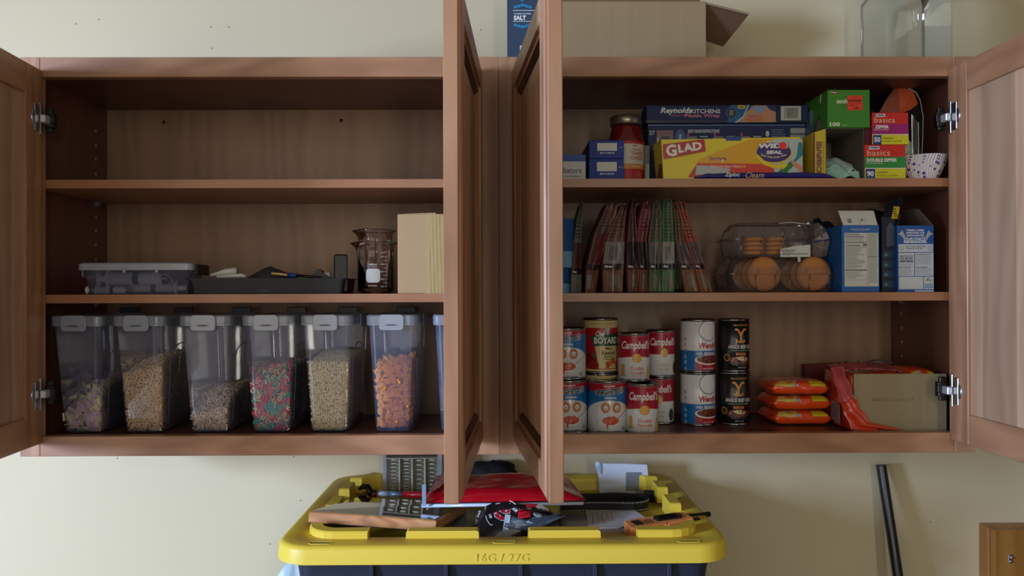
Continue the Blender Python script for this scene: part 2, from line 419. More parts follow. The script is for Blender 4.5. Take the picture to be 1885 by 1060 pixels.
# ================================================================ LEFT CABINET: cereal bins
BINH = .236
CLAT = clear('latch_plastic', (160, 172, 195), .45, .25)
def pellet_ring(b, p, rot, r=.0040, t=.0021, nu=8, nv=4):
    rings = []
    for i in range(nu):
        a = 2*math.pi*i/nu
        rings.append([p+rot @ Vector(((r+t*math.cos(2*math.pi*k/nv))*math.cos(a), (r+t*math.cos(2*math.pi*k/nv))*math.sin(a), t*.9*math.sin(2*math.pi*k/nv))) for k in range(nv)])
    rings.append(rings[0]); b.loft(rings, cap=False, smooth=True)
def pellet_square(b, p, rot, s=.0084):
    # crinkled square: a small curled sheet with thickness
    q = random.uniform(-.35, .5)
    pts = []
    for z in (-.0009, .0009):
        for (x, y) in ((-1, -1), (0, -1), (1, -1), (1, 1), (0, 1), (-1, 1)):
            pts.append(p+rot @ Vector((x*s, y*s, z+q*s*(1-abs(x)))))
    v = [b.bm.verts.new(x) for x in pts]
    for f in ((0, 1, 4, 5), (1, 2, 3, 4), (6, 11, 10, 7), (7, 10, 9, 8), (0, 6, 7, 1), (1, 7, 8, 2), (2, 8, 9, 3), (3, 9, 10, 4), (4, 10, 11, 5), (5, 11, 6, 0)):
        b._tag([b.bm.faces.new([v[i] for i in f])])
def pellet_puff(b, p, rot, s=.0036):
    r = []
    for t, k in ((-.95, .35), (-.4, .9), (.4, .9), (.95, .35)):
        r.append([p+rot @ Vector((t*s, k*s*.60*math.cos(a), k*s*.60*math.sin(a))) for a in (0, 1.26, 2.51, 3.77, 5.03)])
    b.loft(r, smooth=True)
def randrot():
    if random.random() < .4: return Euler((R(90)+random.gauss(0, .5), random.uniform(0, 6.28), random.gauss(0, .5))).to_matrix()
    return Euler((random.uniform(0, 6.28), random.uniform(0, 6.28), random.uniform(0, 6.28))).to_matrix()
# inner box of a bin at height h (0..BINH): x half width, y front, y back
def bin_sec(h):
    t = h/BINH
    return .0375+.0105*t, .034-.022*t, .214+.004*t   # half width, front y, back y (local)
def fill(name, label, cat, loc, top, kinds, colors, spacing, seed, core, group=None):
    """loose pieces heaped in a bin: top(x,y)->height. One countless heap = stuff"""
    random.seed(seed); b = B(); X0, Y0, Z0 = loc
    n = 0
    def add(x, y, z):
        nonlocal n
        b.mi = random.randrange(len(colors)); kinds(b, Vector((x, y, z)), randrot()); n += 1
    z = .0045+spacing*.35
    while z < .2:
        hw, yf, yb = bin_sec(z); m = spacing*.5
        for layer in range(2):                                     # front wall
            y = yf+.0035+m*(.55+layer*1.0); x = -hw+.004+m
            while x < hw-.004:
                if z < top(x, y): add(x+random.uniform(-.2, .2)*spacing, y+random.uniform(-.1, .1)*spacing, z+random.uniform(-.3, .3)*spacing)
                x += spacing*.86
        for layer in range(2):                                     # right wall (the side the camera sees)
            x = hw-.0035-m*(.55+layer); y = yf+.008
            while y < yb-.008:
                if z < top(x, y): add(x, y+random.uniform(-.2, .2)*spacing, z+random.uniform(-.3, .3)*spacing)
                y += spacing*.9
        z += spacing*.8
    hw, yf, yb = bin_sec(.08)                                      # the heap's top surface
    x = -hw+.006
    while x < hw-.004:
        y = yf+.008
        while y < yb-.006:
            t = top(x, y); add(x+random.uniform(-.3, .3)*spacing, y+random.uniform(-.3, .3)*spacing, max(.008, t-random.uniform(0, .6)*spacing))
            y += spacing*.9
        x += spacing*.85
    # heart of the heap
    b.mi = len(colors); rows = []
    for k in range(9):
        y = .034+.012+(.168-.02)*k/8; rows.append(y)
    def P(u, v):
        x = (-1+2*u)*(.0375-spacing*1.1-.002); y = .046+.15*v; return Vector((x, y, max(.007, top(x, y)-spacing*.9)))
    b.sheet(P, 6, 9)
    bm = b.bm; ed = [e for e in bm.edges if e.is_boundary and all(v.link_faces and v.link_faces[0].material_index == len(colors) for v in e.verts)]
    r = bmesh.ops.extrude_edge_only(bm, edges=ed); vs = [g for g in r['geom'] if isinstance(g, bmesh.types.BMVert)]
    for v in vs: v.co.z = .006
    for g in r['geom']:
        if isinstance(g, bmesh.types.BMFace): g.material_index = len(colors)
    for v in bm.verts:
        hw, yf, yb = bin_sec(v.co.z); v.co.x = max(-hw+.0022, min(hw-.0022, v.co.x)); v.co.y = max(yf+.0022, min(yb-.0022, v.co.y)); v.co.z = max(.0035, v.co.z)
    o = b.build(name, [mat(c, .75, name='cereal') for c in colors]+[mat(core, .9)])
    o.location = (X0, Y0, Z0); tag(o, label, cat, group, 'stuff'); return o
def make_bin():
    t = thing('cereal_bin', '', 'container', (0, 0, 0), 0, 'clear lidded cereal bins in a row')
    b = B(); rings = []
    for h in (.0, .003, .03, .1, .17, .222, .224):
        hw, yf, yb = bin_sec(h); k = .006 if h == 0 else 0
        rings.append([Vector((x, y, h+.0)) for x, y in rrect(-hw+k, hw-k, yf+k, yb-k, .014, 5)])
    hw, yf, yb = bin_sec(.224)
    rings += [[Vector((x, y, .224)) for x, y in rrect(-hw-.002, hw+.002, yf-.002, yb+.002, .015, 5)], [Vector((x, y, .228)) for x, y in rrect(-hw-.002, hw+.002, yf-.002, yb+.002, .015, 5)]]
    b.loft(rings, cap=False, smooth=True); b.bm.faces.new([b.bm.verts.new(p) for p in rings[0]]); b.build('body', CLEAR, t)
    # moulded arch panel on the side wall
    b = B(); pts = []
    for sx in (1,):
        pth = []
        for k in range(13):
            a = math.pi*k/12; pth.append((.115-.055*math.cos(a), .145+.03*math.sin(a)))
        pth = [(.06, .02)]+pth+[(.17, .02)]
        b.tube([(sx*(bin_sec(z)[0]-.0002), y, z) for y, z in pth], .0013, 5)
    b.build('moulded_rib', LIDP, t)
    b = B(); hw, yf, yb = bin_sec(.224); e = .0045
    def rr_(z, i, r=.016): return [Vector((x, y, z)) for x, y in rrect(-hw-e+i, hw+e-i, yf-e+i, yb+e-i, r, 5)]
    b.loft([rr_(.214, .0005), rr_(.232, 0), rr_(.2345, .002), rr_(.2345, .006), rr_(.232, .009), rr_(.232, .03)], cap=False, smooth=False)
    b.bm.faces.new([b.bm.verts.new(p) for p in rr_(.232, .03)]); b.build('lid', LIDP, t)
    for (y, s, nm_) in ((yf-e-.0005, -1, 'front'), (yb+e+.0005, 1, 'back')):
        b = B(); T = .004
        if s < 0:
            b.loft([[Vector((x, y+q, z)) for x, z in rrect(-.0245+i, .0245-i, .204+i, .235, .007, 4)] for q, i in ((0, 0), (-.003, 0), (-.004, .001))])
            b.loft([[Vector((x, y-.0041, z)) for x, z in rrect(-.0215+i, .0215-i, .2075+i, .2315-i, .005, 4)] for i in (0, .0012)], cap=False)
            l = b.build('latch', CLAT, t)
            b = B(); b.prism([(-.013, .2145), (-.006, .2160), (.006, .2160), (.013, .2145), (.006, .2133), (-.006, .2133)], y-.0052, y-.004); b.build('latch_slot', mat((70, 76, 90), .5), l)
        else:
            b.box(-.021, .021, y-.001, y+.003, .232, .246, .001); b.build('latch', mat((52, 58, 72), .4), t)
    for sx in (-1, 1):
        b = B(); x = sx*(hw+e+.0005); b.box(min(x, x+sx*.003), max(x, x+sx*.003), .085, .14, .208, .2345, .0012); b.build('latch', CLAT, t)
    b = B(); n = 14
    for (zz) in (.222,):
        b.loft([rr_(.2195, .0008), rr_(.2185, -.0002), rr_(.2175, .0008)], cap=False)
    b.build('seal', mat((150, 156, 168), .4), t)
    return t
def copy_tree(o, parent=None):
    c = o.copy(); C.objects.link(c); c.parent = parent
    for ch in list(o.children): copy_tree(ch, c)
    return c
bin0 = make_bin(); BINS = []
binpos = [150, 263, 384, 498, 605, 725, 846]
blabels = ['leftmost cereal bin, holding pastel curled cereal squares, against the cabinet side',
 'clear cereal bin about two thirds full of plain tan oat rings',
 'clear cereal bin with only a low heap of frosted oat rings',
 'clear cereal bin of pink, teal and cream fruit rings',
 'clear cereal bin filled high with pale puffed rice',
 'clear cereal bin of orange fish crackers',
 'empty-looking clear cereal bin half hidden behind the open middle door']
for i, px in enumerate(binpos):
    t = bin0 if i == 0 else copy_tree(bin0)
    t['label'] = blabels[i]; t['group'] = 'clear lidded cereal bins in a row'
    x = PX(px, .064, 790); t.location = (x, .030, FLZ+.0006); BINS.append(t)
bl = [t.location for t in BINS]
def heap(a, f, slope, bump=.008):
    return lambda x, y: a+slope*(y-.03)+bump*math.sin(x*90+f)*math.cos(y*60+f)
fill('cereal_squares', 'heap of curled pale yellow and lilac cereal squares in the leftmost bin', 'cereal', bl[0], lambda x, y: .052+.33*min(y-.03, .14)+.018*math.sin(x*70)+.25*max(x, 0), pellet_square, [(244, 234, 176), (236, 218, 180), (226, 184, 206), (240, 206, 200), (224, 218, 176), (206, 166, 196)], .0140, 1, (120, 96, 96))
fill('oat_rings', 'deep heap of plain tan oat cereal rings in the second bin from the left', 'cereal', bl[1], lambda x, y: .125+.25*min(y-.03, .09)+.25*x, pellet_ring, [(246, 212, 152), (230, 192, 132), (238, 204, 148)], .0096, 2, (190, 150, 100))
fill('frosted_oat_rings', 'low sloping heap of frosted beige oat rings in the third bin', 'cereal', bl[2], lambda x, y: .03+.42*min(y-.03, .07)+.2*(x+.03)+.1*min(y, .15), pellet_ring, [(240, 212, 180), (226, 196, 166), (246, 226, 208)], .0096, 3, (180, 146, 116))
fill('fruit_rings', 'heap of pink, teal and cream cereal rings in the fourth bin', 'cereal', bl[3], lambda x, y: .105+.5*min(y-.03, .05)+.15*x, pellet_ring, [(246, 70, 110), (246, 110, 144), (80, 190, 184), (246, 222, 180), (226, 232, 186), (236, 146, 134), (116, 200, 180)], .0096, 4, (120, 60, 64))
fill('puffed_rice', 'high level fill of pale puffed rice cereal in the fifth bin', 'cereal', bl[4], lambda x, y: .142+.1*min(y-.03, .1), pellet_puff, [(250, 232, 184), (236, 216, 166), (254, 242, 206)], .0054, 5, (176, 152, 112))
# fish crackers: single ones, copied
def fish_mesh():
    out = [(-.011, .0), (-.008, .0046), (-.003, .0062), (.002, .0052), (.0055, .002), (.0095, .0052), (.0115, .004), (.0098, 0), (.0115, -.004), (.0095, -.0052), (.0055, -.002), (.002, -.0052), (-.003, -.0062), (-.008, -.0046)]
    b = B(); k = lambda s, z: [Vector((x*s, y*s, z)) for x, y in out]
    b.loft([k(.82, -.0028), k(1, -.0012), k(1, .0012), k(.82, .0028)], smooth=False)
    return b.build('fish_cracker', mat((250, 168, 56), .65, var=.12, scale=120, name='baked_cracker'))
f0 = fish_mesh(); first = True; random.seed(11)
FL_ = 'small orange fish-shaped cracker in the sixth bin'
def put_fish(x, y, z, rx):
    global first
    o = f0 if first else f0.copy()
    if not first: C.objects.link(o)
    first = False; tag(o, FL_, 'cracker', 'orange fish crackers in the sixth bin')
    o.location = (bl[5].x+x, bl[5].y+y, bl[5].z+z); o.rotation_euler = rx
z = .0135; cnt = 0
while z < .142:
    hw, yf, yb = bin_sec(z); x = -hw+.0135
    while x < hw-.0125:
        zz = z+random.uniform(-.003, .003)
        if zz < .128+.02*math.cos(x*40):
            # mostly broadside to the front wall, some edge on
            e = (R(90)+random.gauss(0, .2), random.uniform(0, 6.28), random.gauss(0, .15)) if random.random() < .62 else (random.uniform(0, 6.28), random.uniform(-.5, .5), random.uniform(0, 6.28))
            put_fish(x+random.uniform(-.002, .002), yf+.0085+random.uniform(0, .003) if e[0] < 2.6 and e[0] > .6 else yf+.0142, zz, e); cnt += 1
            put_fish(x+.004, yf+.0195+random.uniform(0, .003), zz+.004, (random.uniform(0, 6), random.uniform(0, 6), random.uniform(0, 6))); cnt += 1
        x += .0128
    if cnt < 250:
        for y in (.06, .078, .096, .116): put_fish(hw-.0135, y+random.uniform(-.003, .003), z+.003, (random.uniform(0, 6), R(90)+random.gauss(0, .4), random.uniform(0, 6))); cnt += 1
    z += .0098
for x in (-.025, -.01, .006, .02):
    for y in (.04, .06, .082): put_fish(x, y, .136+.1*(y-.03)+random.uniform(-.003, .003), (random.gauss(0, .6), random.gauss(0, .6), random.uniform(0, 6)))

# ================================================================ LEFT CABINET: middle shelf
SZ = SH2+SHT+.0003; SZ1 = SH1+SHT+.0003
# clear lidded organiser box with syringes inside
y0 = .036
xa, xb = PX(140, y0), PX(352, y0); zt = PZ(481, y0)
t = thing('storage_box', 'small clear plastic box with frosted lid and pale syringes inside, on the middle shelf', 'box', ((xa+xb)/2, .0805, SZ))
hw = (xb-xa)/2; hh = zt-SZ-.006
def bx(z, i, r=.012): return [Vector((x, y, z)) for x, y in rrect(-hw+i, hw-i, -.0445+i, .0445-i, r, 4)]
b = B(); b.loft([bx(0, .017), bx(.002, .014), bx(hh-.004, .006), bx(hh-.003, .003), bx(hh, .003)], cap=False, smooth=True); b.bm.faces.new([b.bm.verts.new(p) for p in bx(0, .017)])
b.build('body', CLEAR, t)
b = B(); b.loft([bx(hh-.009, 0), bx(hh+.003, 0), bx(hh+.0055, .003), bx(hh+.0055, .008), bx(hh+.003, .011), bx(hh+.003, .05)], cap=False); b.bm.faces.new([b.bm.verts.new(p) for p in bx(hh+.003, .05)])
b.build('lid', clear('frosted_lid', (190, 200, 215), .5, .3, .03, (205, 214, 228)), t)
for x in (-.018, .045):
    B().box(x-.003, x+.003, -.0457, -.0442, hh-.014, hh-.004).build('lid_clip', CLAT, t)
B().box(-hw-.003, -hw, -.02, .02, hh-.022, hh-.002, .001).build('handle', CLAT, t)
B().box(hw-.001, hw+.004, -.026, .036, hh-.018, hh+.003, .0015).build('latch', BLACK, t)['label'] = 'black latch on the right end'
TUB = mat((206, 206, 222), .5, name='syringe_plastic')
def syringe(loc, rz, L, r, tilt=0):
    b = B(); M = Matrix.Translation(loc) @ Matrix.Rotation(R(rz), 4, 'Z') @ Matrix.Rotation(R(90+tilt), 4, 'Y')
    b.lathe([(r*.1, -L/2-.012), (r*.15, -L/2-.002), (r, -L/2), (r, L/2), (r*1.7, L/2), (r*1.7, L/2+.002), (r*.6, L/2+.002), (r*.5, L/2+.02), (r*1.2, L/2+.021), (r*1.2, L/2+.023)], 14, cap=True, M=M)
    o = b.build('syringe', TUB); b = B(); b.lathe([(r*1.04, -L*.1), (r*1.04, L*.02)], 14, M=M); b.build('dark_band', mat((66, 70, 82), .5), o); return o
bx0, by0 = t.location.x, t.location.y
for i, (dx, dy, dz, rz, L, r, lb) in enumerate(((-.01, -.014, .031, 178, .1, .013, 'fat pale syringe lying high in the clear storage box'), (.03, -.014, .012, 3, .08, .009, 'slim pale syringe low at the right of the clear storage box'), (-.055, -.02, .0085, 176, .055, .007, 'short pale syringe low at the left of the clear storage box'), (.0, .012, .013, 5, .12, .011, 'pale syringe at the back of the clear storage box'))):
    tag(syringe((bx0+dx, by0+dy, SZ+dz), rz, L, r), lb, 'syringe', 'syringes in the clear storage box')
b = B(); b.tube([(bx0+.055+.012*math.cos(a*.7), by0-.02+.006*math.sin(a), SZ+.008+.032*abs(math.sin(a*.5))) for a in [k*.5 for k in range(16)]], .0011, 5)
tag(b.build('cord', mat((190, 195, 205), .5)), 'thin pale curled cord at the right end of the clear storage box', 'cord')
# black tray
y0 = .03; xa, xb = PX(346, y0), PX(643, .05); zt = PZ(511, y0)
t = thing('black_tray', 'long shallow black tray holding odds and ends, middle shelf of the left cabinet', 'tray', (0, 0, 0))
b = B(); tz = zt-SZ; Y1 = .150
def tr(z, i): return [Vector((x, y, z)) for x, y in rrect(xa+i, xb-.006-i, y0+i, Y1-i, .006, 3)]
b.loft([tr(SZ, .005), tr(zt-.002, .001), tr(zt-.002, -.003), tr(zt, -.003), tr(zt, .003), tr(SZ+.002, .007)], cap=True); b.build('shell', mat((11, 13, 18), .5, name='black_plastic'), t)
pr = Print(.3); pr.text('acrimet', 0, 0, .004, (70, 78, 92), bold=.01); pr.build('faint_lettering', t, ((PX(484, y0), y0+.0035, SZ+.007), (1, 0, 0), (0, -.12, 1)))
FL = SZ+.0025
# contents
def blob(name, cx, cy, cz, sx, sy, sz, m, label, cat, amp=.25, seed=0, n=14, parent=None, freq=30):
    b = B(); bmesh.ops.create_icosphere(b.bm, subdivisions=3, radius=1)
    for v in b.bm.verts:
        k = 1+amp*noise.noise(Vector(v.co)*1.7+Vector((seed*3.1, 0, 0)))+amp*.4*noise.noise(Vector(v.co)*4+Vector((seed, 5, 0)))
        z = v.co.z
        v.co = Vector((cx+v.co.x*sx*k, cy+v.co.y*sy*k, cz+max(z*sz*k, -sz*.9)))
    for f in b.bm.faces: f.smooth = True
    o = b.build(name, m, parent); return tag(o, label, cat) if label else o
yc = .075
pts = [at(388, 503, yc), at(402, 500, yc), at(415, 497, yc), at(436, 495, yc)]
b = B(); b.tube([p+Vector((0, 0, -.004)) for p in pts], [.004, .0055, .0085, .0095], 10, flat=.8); b.tube([at(400, 509, yc-.012), at(445, 507, yc-.012), at(452, 509, yc-.01)], .004, 8)
tag(b.build('white_fitting', mat((205, 208, 206), .55)), 'white plastic tube fitting at the left end of the black tray', 'fitting')
x1, x2 = PX(436, .09), PX(580, .09)
b = B()
def P(u, v):
    x = x1+(x2-x1)*u; h = PZ(487, .09)-FL
    prof = max(0, (math.sin(min(u*1.9, 1)*math.pi/2) if u < .4 else 1-(u-.4)/.62))
    z = FL+.012+max(0, h-.012)*prof*(1-(2*abs(v-.5))**2.2)+.003*noise.noise(Vector((u*9, v*7, 0)))
    return Vector((x, .055+.085*v, z))
b.sheet(P, 26, 12)
tag(b.build('grey_pouch', mat((52, 52, 56), .55, bump=.3, scale=70, name='crumpled_grey'), None, .002), 'crumpled dark grey bag heaped in the black tray', 'bag')
b = B(); b.tube([at(500, 503, .05), at(530, 506, .05)], .0026, 8); m_ = b
t = thing('marker_pen', 'yellow pen with a blue cap lying across the black tray', 'pen', (0, 0, 0))
m_.build('barrel', mat((206, 174, 110), .5), t); b = B(); b.tube([at(530, 506, .05), at(546, 507.5, .05)], .0045, 8); b.build('cap', mat((22, 60, 150), .4), t)
b = B(); b.tube([at(546, 507, .052), at(590, 511, .052)], .003, 8); b.build('tip', BLACK, t)
b = B(); p, q, r_ = at(568, 511, .06), at(584, 495, .06), at(606, 511, .06); b.prism([(p.x, p.z), (q.x, q.z), (q.x+.003, q.z-.001), (r_.x, r_.z)], .06, .09)
tag(b.build('black_wedge', BLACK), 'black wedge-shaped piece in the black tray, left of the upright block', 'part')
b = B(); a, c_ = at(596, 498, .075), at(612, 510, .075); b.box(a.x, c_.x-.004, .07, .084, c_.z-.003, a.z-.003, .002)
tag(b.build('white_scrap', mat((180, 186, 184), .6)), 'small white scrap beside the upright black block in the tray', 'scrap')
xl, xr = PX(610, .05), PX(640, .05); t = thing('black_block', 'upright black plastic block standing at the right end of the tray', 'block', ((xl+xr)/2, .062, FL), 18)
B().box(-(xr-xl)/2*.8, (xr-xl)/2*.8, -.012, .012, 0, PZ(467, .05)-FL, .003, 2).build('body', mat((10, 11, 14), .4), t)
# beakers nested
yk = .105; bc = PX(692, yk); rb_ = (PX(726, yk)-PX(661, yk))/2
def beaker(cx, cy, z0, r, h, name='glass_beaker'):
    b = B(); t_ = .0018
    prof = [(.0001, .002), (r*.75, .0), (r-.004, .001), (r, .006), (r, h-.018), (r+.002, h-.006), (r+.0075, h), (r+.0078, h+.0015), (r+.006, h+.0012)]
    b.lathe(prof, 40, cx, cy)
    for v in b.bm.verts:                                           # pouring lip
        a = math.atan2(v.co.y-cy, v.co.x-cx); 
        if v.co.z > h-.03:
            k = math.exp(-((abs(a)-math.pi)/.22)**2)*(v.co.z-(h-.03))/.03; v.co.x -= .008*k; v.co.z -= .002*k
        v.co.z += z0
    return b
t = thing('glass_beaker', 'outer glass beaker with white graduations and a blank white patch', 'beaker', (0, 0, 0), 0, 'two nested glass beakers')
hb = PZ(447, yk)-SZ; beaker(bc, yk, SZ, rb_, hb).build('glass', GLASS, t)
pr = Print(.5); W_ = (205, 210, 208)
pr.rr(-.014, .022, .0145, .050, .006, W_); pr.text('600ml', 0, .0585, .0042, W_, w=.016); pr.text('5% APPROX', 0, .0535, .003, (170, 175, 175), w=.018); pr.text('STOPPER', 0, .0155, .003, (170, 175, 175), w=.018)
for k in range(9):
    z = .014+k*.0075; pr.line(.0205, z, .031, z, .0008, (190, 190, 190)); 
    if k % 2 == 0: pr.text(str(100+k*50), .0185, z, .0034, (180, 185, 185))
pr.line(.0265, .012, .0265, .078, .0006, (180, 180, 180)); pr.text('APPROX', .024, .083, .0034, (170, 175, 175), rot=12)
pr.build('graduations', t, (bc, yk, SZ), cyl=rb_)
t = thing('glass_beaker', 'inner glass beaker standing nested inside the marked one, its rim higher', 'beaker', (0, 0, 0), 0, 'two nested glass beakers')
z2 = SZ+.010; h2 = PZ(424.5, yk)-z2
b = beaker(bc+.0, yk, z2, rb_-.0035, h2); b.build('glass', GLASS, t)
RIMG = clear('rim_glass', (120, 92, 92), .1, .05, .1, (90, 60, 60))
for par_, zz_, rr_ in ((t, z2+h2, rb_-.0035), (bpy.data.objects['glass_beaker'], SZ+hb, rb_)):
    b = B(); b.tube([(bc+(rr_+.0075+.008*math.exp(-((abs(math.atan2(math.sin(a), math.cos(a)))-math.pi)/.22)**2)*-math.copysign(1, math.cos(a)))*math.cos(a), yk+(rr_+.0075)*math.sin(a), zz_) for a in [2*math.pi*k/48 for k in range(49)]], .0012, 6, cap=False); b.build('rim', RIMG, par_)
# cardboard box with tape
y0 = .028; xa, xb = PX(732, y0), PX(732, y0)+.1; zt = PZ(393.5, y0)
t = thing('cardboard_box', 'upright brown cardboard box with a band of shiny packing tape, beside the beakers', 'box', (xa, y0, SZ))
B().box(0, .145, 0, .12, 0, zt-SZ, .0012).build('carton', mat((186, 156, 118), .85, var=.04, scale=30, name='cardboard'), t)
b = B(); h = zt-SZ
def P(u, v): return Vector((.053+.05*u, -.0008-.0006*abs(math.sin(u*22+v*2))*(u > .15), h*(-.012+1.01*v)+0*u))
b.sheet(P, 24, 20); b.build('packing_tape', mat((168, 144, 92), .18, coat=.6, bump=.6, scale=60, stretch=(1, 1, .25), name='packing_tape'), t)
B().prism([(.01, h-.0005), (.075, h-.0005), (.074, h+.003), (.012, h+.001)], .004, .1).build('top_flap', mat((176, 150, 104), .85), t)
# ================================================================ RIGHT CABINET: cans on the bottom
FZ = FLZ+.0004
def can(name, label, px, py_b, py_t, wpx, group, paper, art, zb=None, y=None, dark_top=False, rot=0, ztop=None):
    """px centre, wpx drawn width; y depth of the axis; returns empty. art(Print, r, h) draws round the label"""
    r = wpx/2/F*(y+CD)*.996
    x = PX(px, y, 650)
    h = ztop-zb
    t = thing(name, label, 'can', (x, y, zb), rot, group)
    b = B(); e = r+.0009
    b.lathe([(.0001, .003), (r-.004, .003), (r-.0025, .0005), (r-.001, 0), (e, .0006), (e, .0028), (r-.0012, .0042), (r-.0012, h-.0042), (e, h-.0028), (e, h-.0006), (r-.001, h), (r-.0025, h-.0005), (r-.0035, h-.0035), (r-.010, h-.0038), (r-.011, h-.0030), (r-.012, h-.0038), (.0001, h-.0034)], 40)
    b.build('tin', mat((168, 170, 170), .22, 1, name='tinplate'), t)
    b = B(); b.lathe([(r-.0004, .0045), (r, .0047), (r, h-.0047), (r-.0004, h-.0045)], 48); b.build('paper_label', mat(paper, .32, coat=.3), t)
    pr = Print(.3); pr.clip = (-r*1.75, .0048, r*1.75, h-.0048); art(pr, r, h); pr.build('label_print', t, (0, 0, 0), cyl=r)
    return t
RED = (168, 20, 46); BLUE = (20, 110, 176); ORG = (206, 116, 60); WH = (222, 224, 226); CREAM = (214, 196, 140); GOLD = (214, 150, 48)
def wavy(x0, x1, f, y1, n=16):
    return [(x0+(x1-x0)*k/n, f(x0+(x1-x0)*k/n)) for k in range(n+1)]+[(x1, y1), (x0, y1)]
def spag(s):
    def art(p, r, h):
        o = s*r
        p.poly(wavy(-r*1.75, r*1.75, lambda x: h*(.645-.10*((x-o)/r)**2), h), BLUE)
        p.poly([(-r*1.75, h), (-r*1.75, h*.80), (o-r*.9, h*.80), (o-r*.4, h*.84), (o+r*.3, h*.87), (o+r*1.1, h*.88), (r*1.75, h*.86), (r*1.75, h)], RED)
        p.text("Campbell's", o, h*.905, h*.055, WH, w=r*.62, shear=.35, bold=.02)
        p.text('SPAGHETTI', o-r*.08, h*.80, h*.105, (14, 14, 16), w=r*1.30, bold=.045, rot=4, outline=((226, 226, 226), .05))
        p.ell(o+r*.70, h*.835, r*.125, h*.065, (226, 226, 226)); p.ell(o+r*.70, h*.835, r*.10, h*.052, (150, 66, 44)); p.ell(o+r*.70, h*.835, r*.055, h*.028, (222, 160, 110))
        p.text('ORIGINAL', o+r*.07, h*.69, h*.045, WH, w=r*.62, bold=.04)
        for k in (-.20, .38):
            x = o+r*k; y = h*.505
            p.ell(x, y, r*.235, h*.098, (160, 76, 40), 24); p.ell(x, y, r*.215, h*.088, (216, 140, 88), 24); p.ell(x, y, r*.155, h*.066, (170, 84, 46), 24); p.ell(x, y, r*.115, h*.050, (230, 228, 222), 20); p.ell(x, y-h*.012, r*.026, h*.016, (16, 16, 18), 10)
            p.path([(x-r*.13, h*.618), (x, h*.632), (x+r*.1, h*.622)], .0007, (90, 90, 90))
        x = o+r*.06; y = h*.26
        p.line(x+r*.35, y+h*.04, x+r*1.05, y+h*.2, .0010, (130, 132, 136))
        p.ell(x, y-h*.012, r*.44, h*.085, (228, 226, 222), 24); p.ell(x, y, r*.42, h*.078, (176, 56, 34), 24)
        p.poly([(x-r*.42, y), (x-r*.25, y+h*.05), (x-r*.1, y+h*.085), (x+r*.02, y+h*.07), (x+r*.15, y+h*.09), (x+r*.3, y+h*.05), (x+r*.42, y), (x, y-h*.05)], (184, 60, 36))
        random.seed(5)
        for k in range(9):
            a, q = x+random.uniform(-.28, .28)*r, y+random.uniform(-.03, .06)*h
            p.ell(a, q, r*.085, h*.033, (222, 120, 84), 12); p.ell(a, q, r*.045, h*.017, (156, 44, 30), 10)
        p.poly([(x-r*.22, y-h*.06), (x-r*.12, y-h*.06), (x-r*.15, y-h*.13), (x-r*.18, y-h*.15), (x-r*.21, y-h*.12)], (170, 60, 44))
        p.text('PASTA IN TOMATO AND CHEESE SAUCE', o, h*.062, h*.026, (40, 40, 44), w=r*1.2, bold=.03)
        p.text('NET WT', o+r*.78, h*.135, h*.018, (60, 60, 64)); p.text('15.8 OZ', o+r*.78, h*.11, h*.018, (60, 60, 64)); p.text('(448g)', o+r*.78, h*.085, h*.018, (60, 60, 64))
        p.path([(o-r*.62, h*.22), (o-r*.6, h*.27), (o-r*.57, h*.28)], .0006, (40, 40, 40))
    return art
def soup(s, kind):
    def art(p, r, h):
        o = s*r
        f = (lambda x: h*(.50+.02*math.cos((x-o)/r*2.2))) if kind == 0 else (lambda x: h*.49)
        p.poly(wavy(-r*1.75, r*1.75, f, h), RED)
        p.path([(a, f(a)) for a in [(-1.75+3.5*k/16)*r for k in range(17)]], .0006, (190, 160, 110))
        p.text('CONDENSED', o, h*.935, h*.018, (190, 120, 60), w=r*.7)
        p.text("Campbell's", o, h*.735, h*.22, (232, 230, 228), w=r*2.02, shear=.32, bold=.025)
        if kind == 0:
            p.ell(o, h*.485, r*.31, h*.095, (190, 130, 44), 24); p.ell(o, h*.488, r*.28, h*.086, (224, 170, 74), 24)
            for q in range(3): p.ell(o+r*.1*math.cos(q*2.1), h*.488+h*.03*math.sin(q*2.1), r*.03, h*.009, (180, 120, 50), 8)
            p.text('Double', o+r*.04, h*.275, h*.072, (206, 120, 76), w=r*.86, bold=.02)
            p.text('Noodle', o+r*.04, h*.185, h*.072, (206, 120, 76), w=r*.86, bold=.02)
            p.rect(o-r*1.02, h*.14, o-r*.78, h*.36, (206, 150, 60)); p.line(o-r*1.1, h*.125, o-r*.7, h*.13, .0012, (120, 40, 30))
            p.poly([(o+r*.72, h*.05), (o+r*1.0, h*.05), (o+r*.98, h*.16), (o+r*.92, h*.30), (o+r*.86, h*.34), (o+r*.80, h*.28), (o+r*.76, h*.16)], (216, 160, 60))
            p.text('SOUP', o, h*.05, h*.042, (70, 76, 60), w=r*.52, bold=0)
            p.text('NATURAL FLAVOR', o+r*.02, h*.118, h*.016, (150, 150, 146), w=r*.6)
        else:
            p.ell(o, h*.53, r*.27, h*.095, (206, 160, 70), 24)
            p.ell(o, h*.53, r*.2, h*.07, (224, 188, 104), 20)
            p.text('Chicken', o, h*.27, h*.06, (190, 172, 130), w=r*.85); p.text('Noodle', o, h*.18, h*.06, (190, 172, 130), w=r*.7)
            p.ell(o+r*.95, h*.20, r*.22, h*.13, (50, 66, 50), 20); p.text('SOUP', o, h*.055, h*.04, (90, 96, 88), w=r*.5)
    return art
